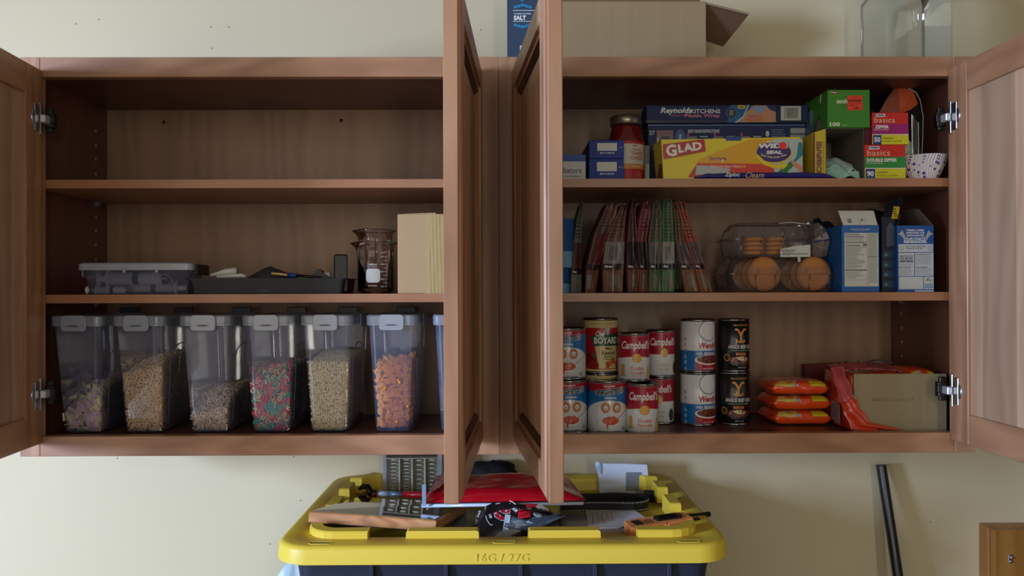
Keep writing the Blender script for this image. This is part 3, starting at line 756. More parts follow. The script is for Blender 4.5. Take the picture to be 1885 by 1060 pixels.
def ravioli(p, r, h):
    p.rect(-r*1.75, 0, r*1.75, h*.83, (172, 24, 32)); p.rect(-r*1.75, 0, r*1.75, h*.075, CREAM)
    p.text('INSPECTED FOR WHOLESOMENESS', 0, h*.90, h*.022, (150, 110, 70), w=r*1.3)
    p.poly([(-r*.45, h*.54), (r*1.3, h*.54), (r*1.2, h*.09), (-r*.2, h*.09)], CREAM)
    p.poly(wavy(-r*.55, r*1.3, lambda x: h*.50, h*.60), (34, 84, 50))
    p.ell(r*.25, h*.64, r*.95, h*.09, (34, 84, 50), 24)
    p.text('Chef', -r*.1, h*.72, h*.10, (226, 226, 214), w=r*.55, shear=.3, bold=.03)
    p.text('BOYARDEE', r*.48, h*.60, h*.125, (232, 230, 220), w=r*1.9, bold=.03)
    p.ell(r*.30, h*.80, r*.15, h*.05, (176, 180, 186), 16); p.rect(r*.2, h*.70, r*.40, h*.79, (176, 180, 186))
    p.text('Mini', r*.38, h*.455, h*.05, (60, 40, 30), w=r*.4); p.text('Ravioli', r*.38, h*.375, h*.075, (50, 34, 28), w=r*.82)
    p.text('Beef Ravioli', r*.38, h*.31, h*.03, (40, 70, 50), w=r*.6); p.text('in Pasta Sauce', r*.38, h*.265, h*.03, (40, 70, 50), w=r*.7)
    p.ell(-r*.75, h*.25, r*.38, h*.12, (120, 14, 18), 16); p.ell(-r*.5, h*.15, r*.3, h*.08, (140, 24, 18), 16); p.poly([(-r*.75, h*.36), (-r*.4, h*.27), (-r*.35, h*.33), (-r*.6, h*.36)], (70, 96, 40))
    for k in range(4): p.rr(r*(.2+.2*k), h*(.10+.035*(k % 3)), r*(.42+.2*k), h*(.22+.035*(k % 3)), .003, (204, 108, 60) if k % 2 else (186, 78, 40))
def chili_red(p, r, h):
    p.rect(-r*1.75, 0, r*1.75, h*.41, (28, 108, 178)); 
    p.ell(r*.45, h*.79, r*.60, h*.20, (24, 50, 96), 32); p.ell(r*.45, h*.79, r*.565, h*.187, WH, 32)
    p.text("Wendy's", r*.50, h*.495, h*.15, (176, 20, 34), w=r*1.32, shear=.18, bold=.03)
    p.text('NO BEANS CHILI', r*.55, h*.355, h*.055, WH, w=r*1.7, bold=.03)
    p.poly([(-r*.38, h*.23), (r*1.5, h*.23), (r*1.2, 0), (-r*.3, 0)], (170, 24, 36))
    p.ell(r*.55, h*.235, r*.95, h*.095, (232, 228, 220), 28); p.ell(r*.55, h*.245, r*.84, h*.078, (96, 40, 24), 28)
    random.seed(3)
    for k in range(26):
        a = random.uniform(0, 6.28); q = random.random()**.5
        p.ell(r*.55+q*r*.75*math.cos(a), h*.245+q*h*.065*math.sin(a), r*.06, h*.016, random.choice([(140, 60, 36), (70, 26, 18), (164, 90, 50)]), 8)
    p.text('100% ANGUS BEEF', r*.4, h*.075, h*.022, WH, w=r*.7)
    for k in range(6):
        y = h*(.10+.11*k)
        p.text(('8g', '250', '12', '160', '30', 'ml')[k], -r*.95, y, h*.028, WH if k < 3 else (90, 94, 104)); p.lines(-r*1.03, y-h*.025, -r*.87, 2, h*.016, h*.008, WH if k < 3 else (130, 134, 140), 0)
    p.line(-r*1.3, h*.58, -r*1.3, h*.92, .0012, (120, 122, 130))
def chili_black(s):
    def art(p, r, h):
        o = s*r
        p.text('YELLOWSTONE', o+r*.1, h*.885, h*.032, (190, 140, 60), w=r*1.1)
        Y = (214, 144, 44)
        p.path([(o-r*.30, h*.80), (o-r*.17, h*.81), (o-r*.03, h*.76), (o+r*.08, h*.68)], .0042, Y); p.path([(o+r*.46, h*.80), (o+r*.33, h*.81), (o+r*.19, h*.76), (o+r*.08, h*.68)], .0042, Y)
        p.path([(o+r*.08, h*.70), (o+r*.08, h*.585)], .0046, Y); p.path([(o-r*.22, h*.60), (o-r*.1, h*.572), (o+r*.08, h*.565), (o+r*.26, h*.572), (o+r*.38, h*.60)], .0036, Y)
        p.text('ANGUS BEEF CHILI', o+r*.14, h*.475, h*.07, WH, w=r*1.75, bold=.02)
        p.text('DOUBLE THE MEAT & BEANS', o+r*.12, h*.405, h*.022, (150, 190, 150), w=r*1.4)
        p.rr(o-r*.24, h*.315, o+r*.42, h*.365, .001, (206, 120, 44)); p.text('WITH BEANS', o+r*.09, h*.34, h*.026, (40, 20, 10), w=r*.5)
        p.ell(o-r*.82, h*.27, r*.2, h*.07, (200, 140, 50), 20); p.ell(o-r*.82, h*.27, r*.15, h*.052, (60, 40, 20), 20)
        p.ell(o+r*.12, h*.20, r*.82, h*.09, (30, 32, 38), 24); p.ell(o+r*.12, h*.225, r*.78, h*.075, (92, 50, 38), 24)
        random.seed(4)
        for k in range(34):
            a = random.uniform(0, 6.28); q = random.random()**.5
            p.ell(o+r*.12+q*r*.7*math.cos(a), h*.23+q*h*.06*math.sin(a), r*.05, h*.014, random.choice([(150, 90, 70), (60, 28, 22), (176, 120, 100)]), 8)
        for k in range(16): p.ell(o+r*.1+random.uniform(-.3, .3)*r, h*.245+random.uniform(-.03, .04)*h, r*.07, h*.013, (226, 210, 160), 8)
        p.text('NET WT 15 OZ', o+r*.1, h*.085, h*.024, (190, 190, 190), w=r*.5)
    return art
def Zat(py, y): return PZ(py, y, 1150)
y1 = .068
G = 'cans on the bottom of the right cabinet'
zt1 = Zat(691, y1-.03); 
spy = .062
zs = FZ+.104
can('pasta_can', 'front-row lower pasta can with ring eyes, bare can front beside the soup can', 1117, 0, 0, 71, 'pasta ring cans with eyes on the label', WH, spag(0), FZ, spy, ztop=zs)
can('pasta_can', 'lower pasta can half hidden behind the open middle door', 1045, 0, 0, 71, 'pasta ring cans with eyes on the label', WH, spag(.02), FZ, spy+.012, ztop=zs)
can('pasta_can', 'upper pasta can stacked beside the door edge, partly cut off by the door', 1043, 0, 0, 71, 'pasta ring cans with eyes on the label', WH, spag(-.1), zs+.0005, spy+.022, ztop=zs+.0005+.102)
ry = .125
can('ravioli_can', 'cream-labelled can standing under the ravioli can, mostly hidden', 1106, 0, 0, 64, 'tall ravioli cans', CREAM, ravioli, FZ, ry, ztop=FZ+.112)
can('ravioli_can', 'red and cream ravioli can on top of its stack', 1105, 0, 0, 64, 'tall ravioli cans', CREAM, ravioli, FZ+.1125, ry-.003, ztop=FZ+.1125+.112)
sy = .055
can('soup_can', 'front lower red and white double noodle soup can', 1181, 0, 0, 60, 'red and white soup cans', WH, soup(.0, 0), FZ, sy, ztop=FZ+.0985)
can('soup_can', 'upper red and white double noodle soup can, set back on its stack', 1166, 0, 0, 58, 'red and white soup cans', WH, soup(.05, 0), FZ+.0992, sy+.033, ztop=FZ+.0992+.0965)
can('soup_can', 'lower right soup can, half hidden behind the front soup can', 1214, 0, 0, 52, 'red and white soup cans', WH, soup(-.25, 1), FZ, .165, ztop=FZ+.0985)
can('soup_can', 'upper right soup can with a pale noodle bowl picture', 1215, 0, 0, 53, 'red and white soup cans', WH, soup(.1, 1), FZ+.0992, .157, ztop=FZ+.0992+.0985)
wy = .150
can('chili_can', 'lower white and blue chili can with a red script name', 1284, 0, 0, 63, 'white and blue chili cans', WH, chili_red, FZ, wy, ztop=FZ+.1100)
can('chili_can', 'upper white and blue chili can with a red script name', 1284, 0, 0, 63, 'white and blue chili cans', WH, chili_red, FZ+.1106, wy+.002, ztop=FZ+.1106+.1100)
can('chili_can', 'lower black beef chili can with a gold letter Y', 1350, 0, 0, 58, 'black beef chili cans', (20, 21, 24), chili_black(-.06), FZ, wy+.004, ztop=FZ+.1100)
can('chili_can', 'upper black beef chili can with a gold letter Y', 1350, 0, 0, 57, 'black beef chili cans', (20, 21, 24), chili_black(.12), FZ+.1106, wy+.007, ztop=FZ+.1106+.1100)

# instant noodle packs: three crinkled pillow bags
ORANGE = (226, 74, 24)
NM = mat(ORANGE, .22, coat=.6, bump=.5, scale=55, name='shiny_orange_film'); DKM = mat((96, 34, 26), .25, coat=.5, bump=.5, scale=60)
def noodle_pack(x, y, z, w, d, h, rz, label, seed, group='orange instant noodle packs in a stack'):
    t = thing('noodle_pack', label, 'noodle pack', (x, y, z), rz, group)
    b = B(); n = 22; m = 10
    def sec(u):                                                    # pinched, crimped ends
        e = min(1, min(u, 1-u)*7); return h*(.12+.88*math.sqrt(max(0, 1-(1-e)**2)))
    rings = []
    for i in range(n+1):
        u = i/n; hh = sec(u); ring = []
        for k in range(m*2):
            a = 2*math.pi*k/(m*2); cx, cz = math.cos(a), math.sin(a)
            xx = math.copysign(abs(cx)**.45, cx)*d/2; zz = math.copysign(abs(cz)**.6, cz)*hh/2
            wob = .0022*noise.noise(Vector((u*7+seed, a*2, seed*2.3)))
            ring.append(Vector(((u-.5)*w, xx+wob, h/2+zz+wob*(1 if zz > 0 else .2))))
        rings.append(ring)
    b.loft(rings, smooth=True)
    for v in b.bm.verts: v.co.z = max(v.co.z, .0)
    b.build('bag', NM, t)
    def bd(X, Y):
        u = max(0, min(1, X/w)); hh = sec(u); z = (Y-h/2)/(h/2); zz = z*hh/2
        sn = min(1, abs(z)**(1/.6)); y = -d/2*(1-sn*sn)**.225
        return Vector((X-w/2, y-.0016, h/2+zz))
    pr = Print(.25)
    o = (-w/2, -d/2-.0032, 0)
    pr.poly([(w*.02, h*.72), (w*.10, h*.95), (w*.43, h*.96), (w*.40, h*.62), (w*.22, h*.60), (w*.15, h*.68)], (206, 180, 80))
    for k in range(7): pr.path([(w*(.08+.045*k), h*.64), (w*(.10+.045*k), h*.80), (w*(.09+.045*k), h*.95)], .0012, (226, 206, 120))
    pr.poly([(w*.32, h*.97), (w*.45, h*.97), (w*.445, h*.64), (w*.38, h*.66)], (166, 162, 174))
    pr.rect(w*.448, h*.62, w*.455, h*.97, (230, 220, 214))
    pr.poly([(w*.66, h*.66), (w*.92, h*.66), (w*.93, h*.80), (w*.88, h*.95), (w*.66, h*.95)], (214, 190, 24))
    pr.poly([(w*.03, h*.02), (w*.93, h*.02), (w*.90, h*.10), (w*.5, h*.14), (w*.07, h*.12)], (150, 160, 158))
    pr.lines(w*.08, h*.11, w*.9, 4, h*.022, h*.011, (70, 70, 72), .1)
    pr.build('print', t, (o, (1, 0, 0), (0, 0, 1)), bend=(bd, .006, 1))
    b = B(); b.sheet(lambda u, v: Vector((-w/2-.006+.008*u, -d*.42+d*.84*v, h/2+.0015*math.sin(v*60))), 2, 30); b.build('crimped_end', NM, t, solid=.0006)
    b = B(); b.sheet(lambda u, v: Vector((w/2-.002+.008*u, -d*.42+d*.84*v, h/2+.0015*math.sin(v*60))), 2, 30); b.build('crimped_end', NM, t, solid=.0006)
    return t
nx = PX(1473, .125); zz = FZ
noodle_pack(nx, .165, zz, .118, .105, .030, 0, 'lowest of the three orange noodle packs beside the black cans', 1)
noodle_pack(nx-.001, .166, zz+.0305, .121, .105, .031, 1.5, 'middle one of the three orange noodle packs', 2)
noodle_pack(nx-.004, .164, zz+.062, .117, .105, .031, -1, 'topmost of the three orange noodle packs', 3)
# cardboard tray of noodle packs in torn orange film
ty = .045
xa, xb = PX(1572, ty, 700), PX(1742, ty, 700); zt = Zat(690, ty)
t = thing('noodle_tray', 'low cardboard tray of noodle packs in torn orange film, right of the loose packs', 'carton', (xa, ty, FZ))
w = xb-xa; h = zt-FZ
b = B()
b.box(0, w, 0, .003, 0, h); b.box(0, w, .003, .14, 0, .003); b.box(0, .003, .003, .14, .003, h*.96); b.box(w-.003, w, .003, .14, .003, h*.96); b.box(0, w, .14, .143, 0, h*.8)
b.build('carton', mat((150, 136, 104), .9, var=.10, scale=9, stretch=(9, 1, .4), bump=.3, name='corrugated_board'), t)
pr = Print(.8); pr.text('042827 DG 25 VU 117', w*.42, h*.555, .006, (84, 74, 56), w=.082, space=1.15, bold=-.005); pr.build('stamped_code', t, ((0, 0, 0), (1, 0, 0), (0, 0, 1)))
FILM = mat((206, 66, 34), .2, coat=.7, bump=.6, scale=40, name='orange_film'); PINKF = clear('pink_film', (238, 150, 150), .55, .18, .06, (206, 100, 104))
b = B()                                                            # film flap down the left side, torn open at the front
O = t.location
def spline(P, u):
    u *= len(P)-1; i = min(int(u), len(P)-2); f = u-i; return P[i].lerp(P[i+1], f)
A = [at(1549, 672, ty+.03), at(1557, 698, ty+.012), at(1570, 730, ty-.005), at(1583, 752, ty-.006), at(1604, 778, ty-.007), at(1662, 790, ty-.005)]
Bq = [at(1524, 676, ty+.06), at(1534, 706, ty+.03), at(1545, 738, ty+.008), at(1556, 765, ty-.002), at(1567, 789, ty-.005), at(1600, 793, ty-.004)]
def flap(v0, v1):
    def P(u, v):
        v = v0+(v1-v0)*v; q = spline(A, v).lerp(spline(Bq, v), u)-O
        return Vector((q.x+.0015*math.sin(v*30), q.y-.004*math.sin(u*8+v*6)-.003, max(q.z, .0012)))
    return P
b.sheet(flap(.42, 1), 14, 20); b.build('torn_film', FILM, t, solid=.0006)
b = B(); b.sheet(flap(0, .43), 14, 20); b.build('torn_film_lining', mat((196, 84, 88), .3, coat=.4, bump=.5, scale=50), t, solid=.0006)
b = B(); b.sheet(lambda u, v: Vector((-.004-.008*math.sin(u*3.1)*math.sin(v*3.1)-.0015*math.sin(v*13+u*4), .001+.13*u, .001+(h-.004)*v)), 16, 16)
b.build('side_film', FILM, t, solid=.0006)
b = B()
b.sheet(lambda u, v: Vector((-.02+u*(w*.72), .03+.05*v+.008*math.sin(u*9), h+.002+.010*v+.006*math.sin(u*3.1)**2+.004*noise.noise(Vector((u*22, v*9, 1))))), 50, 8)
b.build('gathered_film', mat((186, 90, 92), .25, coat=.5, bump=.6, scale=60), t, solid=.0006)
b = B(); b.sheet(lambda u, v: Vector((w*.30+u*.05, .05+.02*v, h+.016+.006*math.sin(u*3.1)+.002*math.sin(u*40)*v)), 24, 4); b.build('striped_film_edge', mat((96, 96, 104), .3, var=.9, scale=4, stretch=(80, 1, 30)), t, solid=.0006)
pr = Print(.4); pr.poly([(0, 0), (.046, -.004), (.044, .036), (.004, .042)], (150, 130, 146)); pr.lines(.004, .036, .042, 9, .0038, .0018, (96, 86, 104), .2); pr.rect(.0, -.0015, .02, .001, (20, 18, 18))
pr.build('nutrition_panel', t, (Vector((-.0125, .075, .012)), (0, -1, 0), (0, 0, 1)), lift=.002)
lb = ['noodle pack lying at the left in the carton behind the torn film', 'noodle pack showing orange and yellow in the middle of the carton', 'noodle pack at the right end of the carton, its shiny top bulging up']
for i, (dx, ww, hz) in enumerate(((.0055, .05, h-.006), (.058, .055, h-.003), (w-.064, .06, h+.004))):
    noodle_pack(xa+dx+ww/2, ty+.075, FZ+.0035, ww-.004, .125, hz, 0, lb[i], 10+i, 'noodle packs inside the cardboard tray')
b = B(); b.prism([(0, 0), (.10, 0), (.10, .052), (0, .050)], 0, .002)
o = b.build('red_board', mat((96, 22, 20), .5)); o.location = (PX(1482, .262, 680), .262, FZ+.056-.0); tag(o, 'dark red carton behind the noodle packs', 'box'); 
o.location.z = FZ; o.scale = (1.15, 10, (Zat(669, .262)-FZ)/.052)
o.data.transform(Matrix.Scale(1, 4))

# ================================================================ RIGHT CABINET: middle shelf
# two blue rolls seen end-on at the door edge
for i, (pxr, pt, pb, lb) in enumerate(((1058, 404, 460, 'upper blue cylindrical tin at the door edge'), (1050, 488, 540, 'lower blue cylindrical tin at the door edge, on the shelf'))):
    y = .075; xr = PX(pxr, y); z1, z0 = PZ(pt, y), PZ(pb, y)
    if i: z0 = SZ
    r = .031
    t = thing('blue_tin', lb, 'tin', (xr-r, y, z0 if i else SZ+.0505), 0, 'blue tins at the door edge')
    h = (z1-z0) if i else (PZ(404, y)-SZ-.0505)
    b = B(); b.lathe([(.0001, 0), (r-.002, 0), (r, .002), (r, h-.003), (r+.0008, h-.0025), (r+.0008, h), (r-.002, h), (r-.003, h-.002), (.0001, h-.002)], 36); b.build('body', mat((34, 86, 146), .35, coat=.4), t)
    pr = Print(.3); pr.rect(-r*1.5, 0, r*1.5, h*.33, (96, 150, 186)); pr.rect(-r*1.5, h*.33, r*1.5, h*.345, (20, 50, 90)); pr.build('colour_band', t, (0, 0, 0), cyl=r)
TINR = .031
# food pouches, seen edge-on like books
def pouch(rows, y0, depth, col, label, bands, seed=0, top=(60, 20, 24), yy=None):
    """rows: (py, pxL, pxR) from the bottom up; the gusset strip faces the room"""
    random.seed(seed); dk = lambda c: tuple(int(v*.72) for v in c); col = dk(col); bands = [(a, b_, c, d, e if isinstance(e, str) else dk(e)) for a, b_, c, d, e in bands]  # all colours scaled down to stand for the deep shade on the shelf
    pl = [(PX(a, y0), PX(c_, y0), PZ(p, y0)) for p, a, c_ in rows]
    pl[0] = (pl[0][0], pl[0][1], SZ)
    ox = (pl[0][0]+pl[0][1])/2
    t = thing('food_pouch', label, 'pouch', (ox, y0+.012, SZ), 0, 'foil food pouches standing like books')
    O = t.location; N = 18
    def row(v):
        v *= len(pl)-1; i = min(int(v), len(pl)-2); f = v-i; f = f*f*(3-2*f)*.5+f*.5
        return [pl[i][k]*(1-f)+pl[i+1][k]*f for k in range(3)]
    rings = []; m = 7
    for j in range(N+1):
        v = j/N; a, c_, z = row(v); cx = (a+c_)/2; hw = (c_-a)/2; ring = []
        front = []; back = []
        for k in range(m):
            s = -1+2*k/(m-1)
            cr = .006*(1-abs(s))*(1-.3*v)+.0012*noise.noise(Vector((s*2, v*8, seed)))
            front.append(Vector((cx+hw*s, y0-.000+cr-.002*(1-v), z)))
            back.append(Vector((cx+hw*s*.5, y0+depth-.01*(1-abs(s)), z)))
        mid1 = [Vector((c_+.002*math.sin(v*3)+.001*noise.noise(Vector((v*9, seed, 2))), y0+depth*q, z)) for q in (.25, .5, .75)]
        mid2 = [Vector((a-.002*math.sin(v*3), y0+depth*q, z)) for q in (.75, .5, .25)]
        rings.append([p-O for p in front+mid1+back[::-1]+mid2])
    b = B(); b.loft(rings, smooth=True); b.build('bag', mat(col, .42, bump=.35, scale=50, name='foil_film'), t)
    pr = Print(.35); W = 1.0
    for (v0, v1, u0, u1, cc) in bands:
        if cc == 'text': pr.lines(u0, v1, u1, max(2, int((v1-v0)/.036)), .036, .010, u_txt, .3)
        elif isinstance(cc, str): pr.text(cc, (u0+u1)/2, (v0+v1)/2, (v1-v0), (226, 220, 214), w=u1-u0, shear=.15, bold=.03)
        else: pr.rect(u0, v0, u1, v1, cc)
    def bend(u, v):
        a, c_, z = row(max(0, min(1, v))); s = -1+2*u
        cr = .006*(1-abs(s))*(1-.3*v)+.0012*noise.noise(Vector((s*2, v*8, seed)))
        return Vector(((a+c_)/2+(c_-a)/2*s, y0+cr-.002*(1-v)-.0004, z))-O
    pr.build('print', t, ((0, 0, 0), (1, 0, 0), (0, 0, 1)), bend=(bend, .08, 1), lift=.0003)
    # flat crimped seal across the top
    a, c_, z = pl[-1]; cx = (a+c_)/2
    b = B(); b.box(cx-.0012, cx+.0012, y0+.004, y0+depth-.004, z-.004, z+.001)
    for vv in b.bm.verts: vv.co -= O
    b.build('top_seal', mat(top, .35), t)
    return t
u_txt = (46, 28, 26)
def std(col, pic, strip, low, word='Meal'):
    return [(.28, .46, .0, 1, pic), (.50, .86, .12, .9, 'text'), (.205, .28, 0, 1, strip), (.225, .262, .10, .55, word), (.02, .195, .02, .98, low), (.06, .16, .38, .72, (150, 142, 130)), (.315, .42, .25, .7, tuple(int(c*.8) for c in pic)), (.88, .97, .1, .9, tuple(int(c*.5) for c in col))]
BR = (124, 62, 44); TAN = (150, 92, 66)
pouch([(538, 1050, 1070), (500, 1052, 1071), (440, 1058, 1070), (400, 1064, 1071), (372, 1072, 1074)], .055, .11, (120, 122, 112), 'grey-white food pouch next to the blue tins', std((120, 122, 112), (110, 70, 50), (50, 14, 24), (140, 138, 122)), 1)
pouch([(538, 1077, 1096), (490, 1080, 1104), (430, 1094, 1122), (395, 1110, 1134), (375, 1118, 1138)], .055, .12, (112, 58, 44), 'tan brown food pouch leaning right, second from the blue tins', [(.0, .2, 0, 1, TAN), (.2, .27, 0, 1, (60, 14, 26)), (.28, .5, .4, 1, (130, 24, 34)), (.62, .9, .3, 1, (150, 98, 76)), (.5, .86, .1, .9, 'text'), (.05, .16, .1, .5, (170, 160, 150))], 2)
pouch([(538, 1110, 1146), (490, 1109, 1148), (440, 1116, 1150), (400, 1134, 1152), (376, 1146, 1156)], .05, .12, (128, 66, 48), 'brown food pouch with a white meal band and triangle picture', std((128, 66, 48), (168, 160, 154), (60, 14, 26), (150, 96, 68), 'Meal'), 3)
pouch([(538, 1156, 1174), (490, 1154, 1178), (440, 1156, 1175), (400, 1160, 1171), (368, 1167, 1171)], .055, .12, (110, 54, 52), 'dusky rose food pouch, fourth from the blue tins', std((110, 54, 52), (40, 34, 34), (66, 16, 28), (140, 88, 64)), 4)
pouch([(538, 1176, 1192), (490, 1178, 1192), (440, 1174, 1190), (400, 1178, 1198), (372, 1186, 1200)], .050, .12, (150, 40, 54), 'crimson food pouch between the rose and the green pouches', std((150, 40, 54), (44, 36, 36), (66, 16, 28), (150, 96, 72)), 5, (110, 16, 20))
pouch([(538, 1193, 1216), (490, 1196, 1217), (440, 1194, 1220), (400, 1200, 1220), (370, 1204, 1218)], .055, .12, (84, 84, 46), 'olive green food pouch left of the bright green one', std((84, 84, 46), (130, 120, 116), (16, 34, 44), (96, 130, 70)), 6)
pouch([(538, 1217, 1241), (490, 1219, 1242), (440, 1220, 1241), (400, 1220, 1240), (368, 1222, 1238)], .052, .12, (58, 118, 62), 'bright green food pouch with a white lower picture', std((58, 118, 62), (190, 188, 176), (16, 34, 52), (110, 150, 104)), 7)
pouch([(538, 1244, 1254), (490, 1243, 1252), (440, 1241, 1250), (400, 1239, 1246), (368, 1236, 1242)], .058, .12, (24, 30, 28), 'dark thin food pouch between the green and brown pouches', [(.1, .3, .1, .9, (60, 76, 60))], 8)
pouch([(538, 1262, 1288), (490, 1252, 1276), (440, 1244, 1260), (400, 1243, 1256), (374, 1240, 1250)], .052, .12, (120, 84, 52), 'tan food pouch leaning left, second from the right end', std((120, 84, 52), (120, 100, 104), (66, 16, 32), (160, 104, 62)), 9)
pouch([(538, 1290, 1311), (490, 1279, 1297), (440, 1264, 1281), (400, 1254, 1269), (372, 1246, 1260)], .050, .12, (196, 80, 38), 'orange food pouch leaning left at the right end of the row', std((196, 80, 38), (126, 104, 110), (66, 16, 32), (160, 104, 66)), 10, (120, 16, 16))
# clamshell packs of cookies
PET = clear('clamshell_plastic', (248, 248, 250), .04, .05, .03)
def clam(x0p, x1p, zb, zt_, y, d, label, zsplit, group):
    xa, xb = PX(x0p, y), PX(x1p, y); cx = (xa+xb)/2; hw = (xb-xa)/2; h = zt_-zb
    t = thing('clamshell_pack', label, 'food pack', (cx, y+d/2, zb), 0, group)
    def rc(z, i, r=.016): return [Vector((x, yy, z)) for x, yy in rrect(-hw+i, hw-i, -d/2+i, d/2-i, r, 3)]
    zs_ = h*zsplit; b = B(); b.loft([rc(.001, .02), rc(.0, .016), rc(.003, .010), rc(zs_-.002, .005), rc(zs_-.001, .0), rc(zs_, .0)], cap=False)
    b.bm.faces.new([b.bm.verts.new(p) for p in rc(.001, .02)]); b.build('tray', PET, t)
    b = B(); b.loft([rc(zs_+.0008, .0), rc(zs_+.0018, .0), rc(zs_+.0018, .005), rc(h-.012, .012), rc(h-.001, .020), rc(h, .028)], cap=False)
    b.bm.faces.new([b.bm.verts.new(p) for p in rc(h, .028)]); b.build('lid', PET, t)
    for sx in (-1, 1):
        for k in range(3):
            B().tube([(sx*(hw-.022)-sx*k*.04, -d/2+.008, .004), (sx*(hw-.020)-sx*k*.04, -d/2+.006, zs_-.002)], .0014, 6).build('rib', PET, t)
            B().tube([(sx*(hw-.025)-sx*k*.04, -d/2+.007, zs_+.002), (sx*(hw-.028)-sx*k*.04, -d/2+.012, h-.012)], .0014, 6).build('rib', PET, t)
        if sx < 0: B().box(min(sx*hw, sx*(hw+.012)), max(sx*hw, sx*(hw+.012)), -d/2+.01, d/2-.01, zs_-.0005, zs_+.0008).build('edge_tab', PET, t)
    return t, cx, hw
cy = .07; zlow = PZ(474, cy)
t1, c1, h1 = clam(1338, 1548, SZ, zlow, cy, .135, 'lower clear clamshell pack with two stacks of golden cookies', .52, 'clear clamshell packs stacked in two')
t2, c2, h2_ = clam(1348, 1540, zlow+.0006, PZ(408, cy), cy+.004, .130, 'upper clear clamshell pack with flat biscuits and a nutrition sticker', .50, 'clear clamshell packs stacked in two')
def cookie(x, y, z, r, h, rot=None, name='cookie', col=(182, 120, 64)):
    b = B(); b.lathe([(.0001, 0), (r*.86, 0), (r, h*.35), (r*.97, h*.65), (r*.8, h*.92), (.0001, h)], 22)
    o = b.build(name, mat(col, .75, var=.2, scale=60, bump=.3, name='cookie_crumb')); o.location = (x, y, z)
    if rot: o.rotation_euler = rot
    return o
nlab = {0: 'golden cookie standing on edge at the left of the lower clamshell pack', 1: 'golden cookie standing on edge at the right of the lower clamshell pack'}
for s, px in ((0, 1405), (1, 1496)):
    x = PX(px, cy+.02)
    for k in range(4):
        o = cookie(x+.003*k*(-1)**k, cy+.026+.022*k, SZ+.0375, .0355, .018, (R(90), 0, 0))
        tag(o, ('left' if s == 0 else 'right')+' stack of the lower clamshell pack: '+['front golden cookie', 'second golden cookie', 'third golden cookie', 'rearmost golden cookie'][k], 'cookie', 'golden cookies in the lower clamshell pack')
bz = zlow+.006
for s, px in ((0, 1385), (1, 1425)):
    for k in range(4):
        o = cookie(PX(px, cy+.05)+(.0005 if k % 2 else -.0005), cy+.045+s*.0, bz+.0092*k, .021, .0090, None, 'biscuit', (206, 140, 72))
        tag(o, ('left' if s == 0 else 'right')+' biscuit stack in the upper clamshell, '+['lowest biscuit', 'second biscuit up', 'third biscuit up', 'top biscuit'][k], 'biscuit', 'flat biscuits in the upper clamshell pack')
yF = cy+.004
pr = Print(.6); a = at(1436, 473, yF); c_ = at(1491, 452, yF); w = c_.x-a.x; h = c_.z-a.z
pr.poly([(0, 0), (w, .0), (w, h+.002), (w*.45, h*.95), (0, h*.7)], (196, 200, 192)); pr.text('Nutrition Facts', w*.27, h*.60, h*.16, (40, 40, 40), w=w*.48, bold=.03); pr.rect(w*.05, h*.24, w*.93, h*.30, (40, 40, 40)); pr.lines(w*.05, h*.48, w*.5, 2, h*.10, h*.04, (120, 120, 120)); pr.lines(w*.05, h*.18, w*.4, 1, h*.1, h*.04, (120, 120, 120))
pr.build('nutrition_sticker', t2, (a-t2.location+Vector((0, -.0005, 0)), (1, 0, 0), (0, 0, 1)), lift=.001)
b = B(); a = at(1434, 412, yF+.02); c_ = at(1491, 407, yF+.02); b.sheet(lambda u, v: Vector((a.x+(c_.x-a.x)*u, yF+.012+.05*v, a.z+.001+.004*v+.0015*math.sin(u*5)))-t2.location, 10, 3)
b.build('paper_sticker', mat((206, 206, 200), .7), t2, solid=.0012)
o = B().box(-.003, .003, -.001, .001, 0, .010, .0008).build('sticker_tab', mat((190, 190, 184), .7), t1); o.location = at(1471, 482, yF)-t1.location
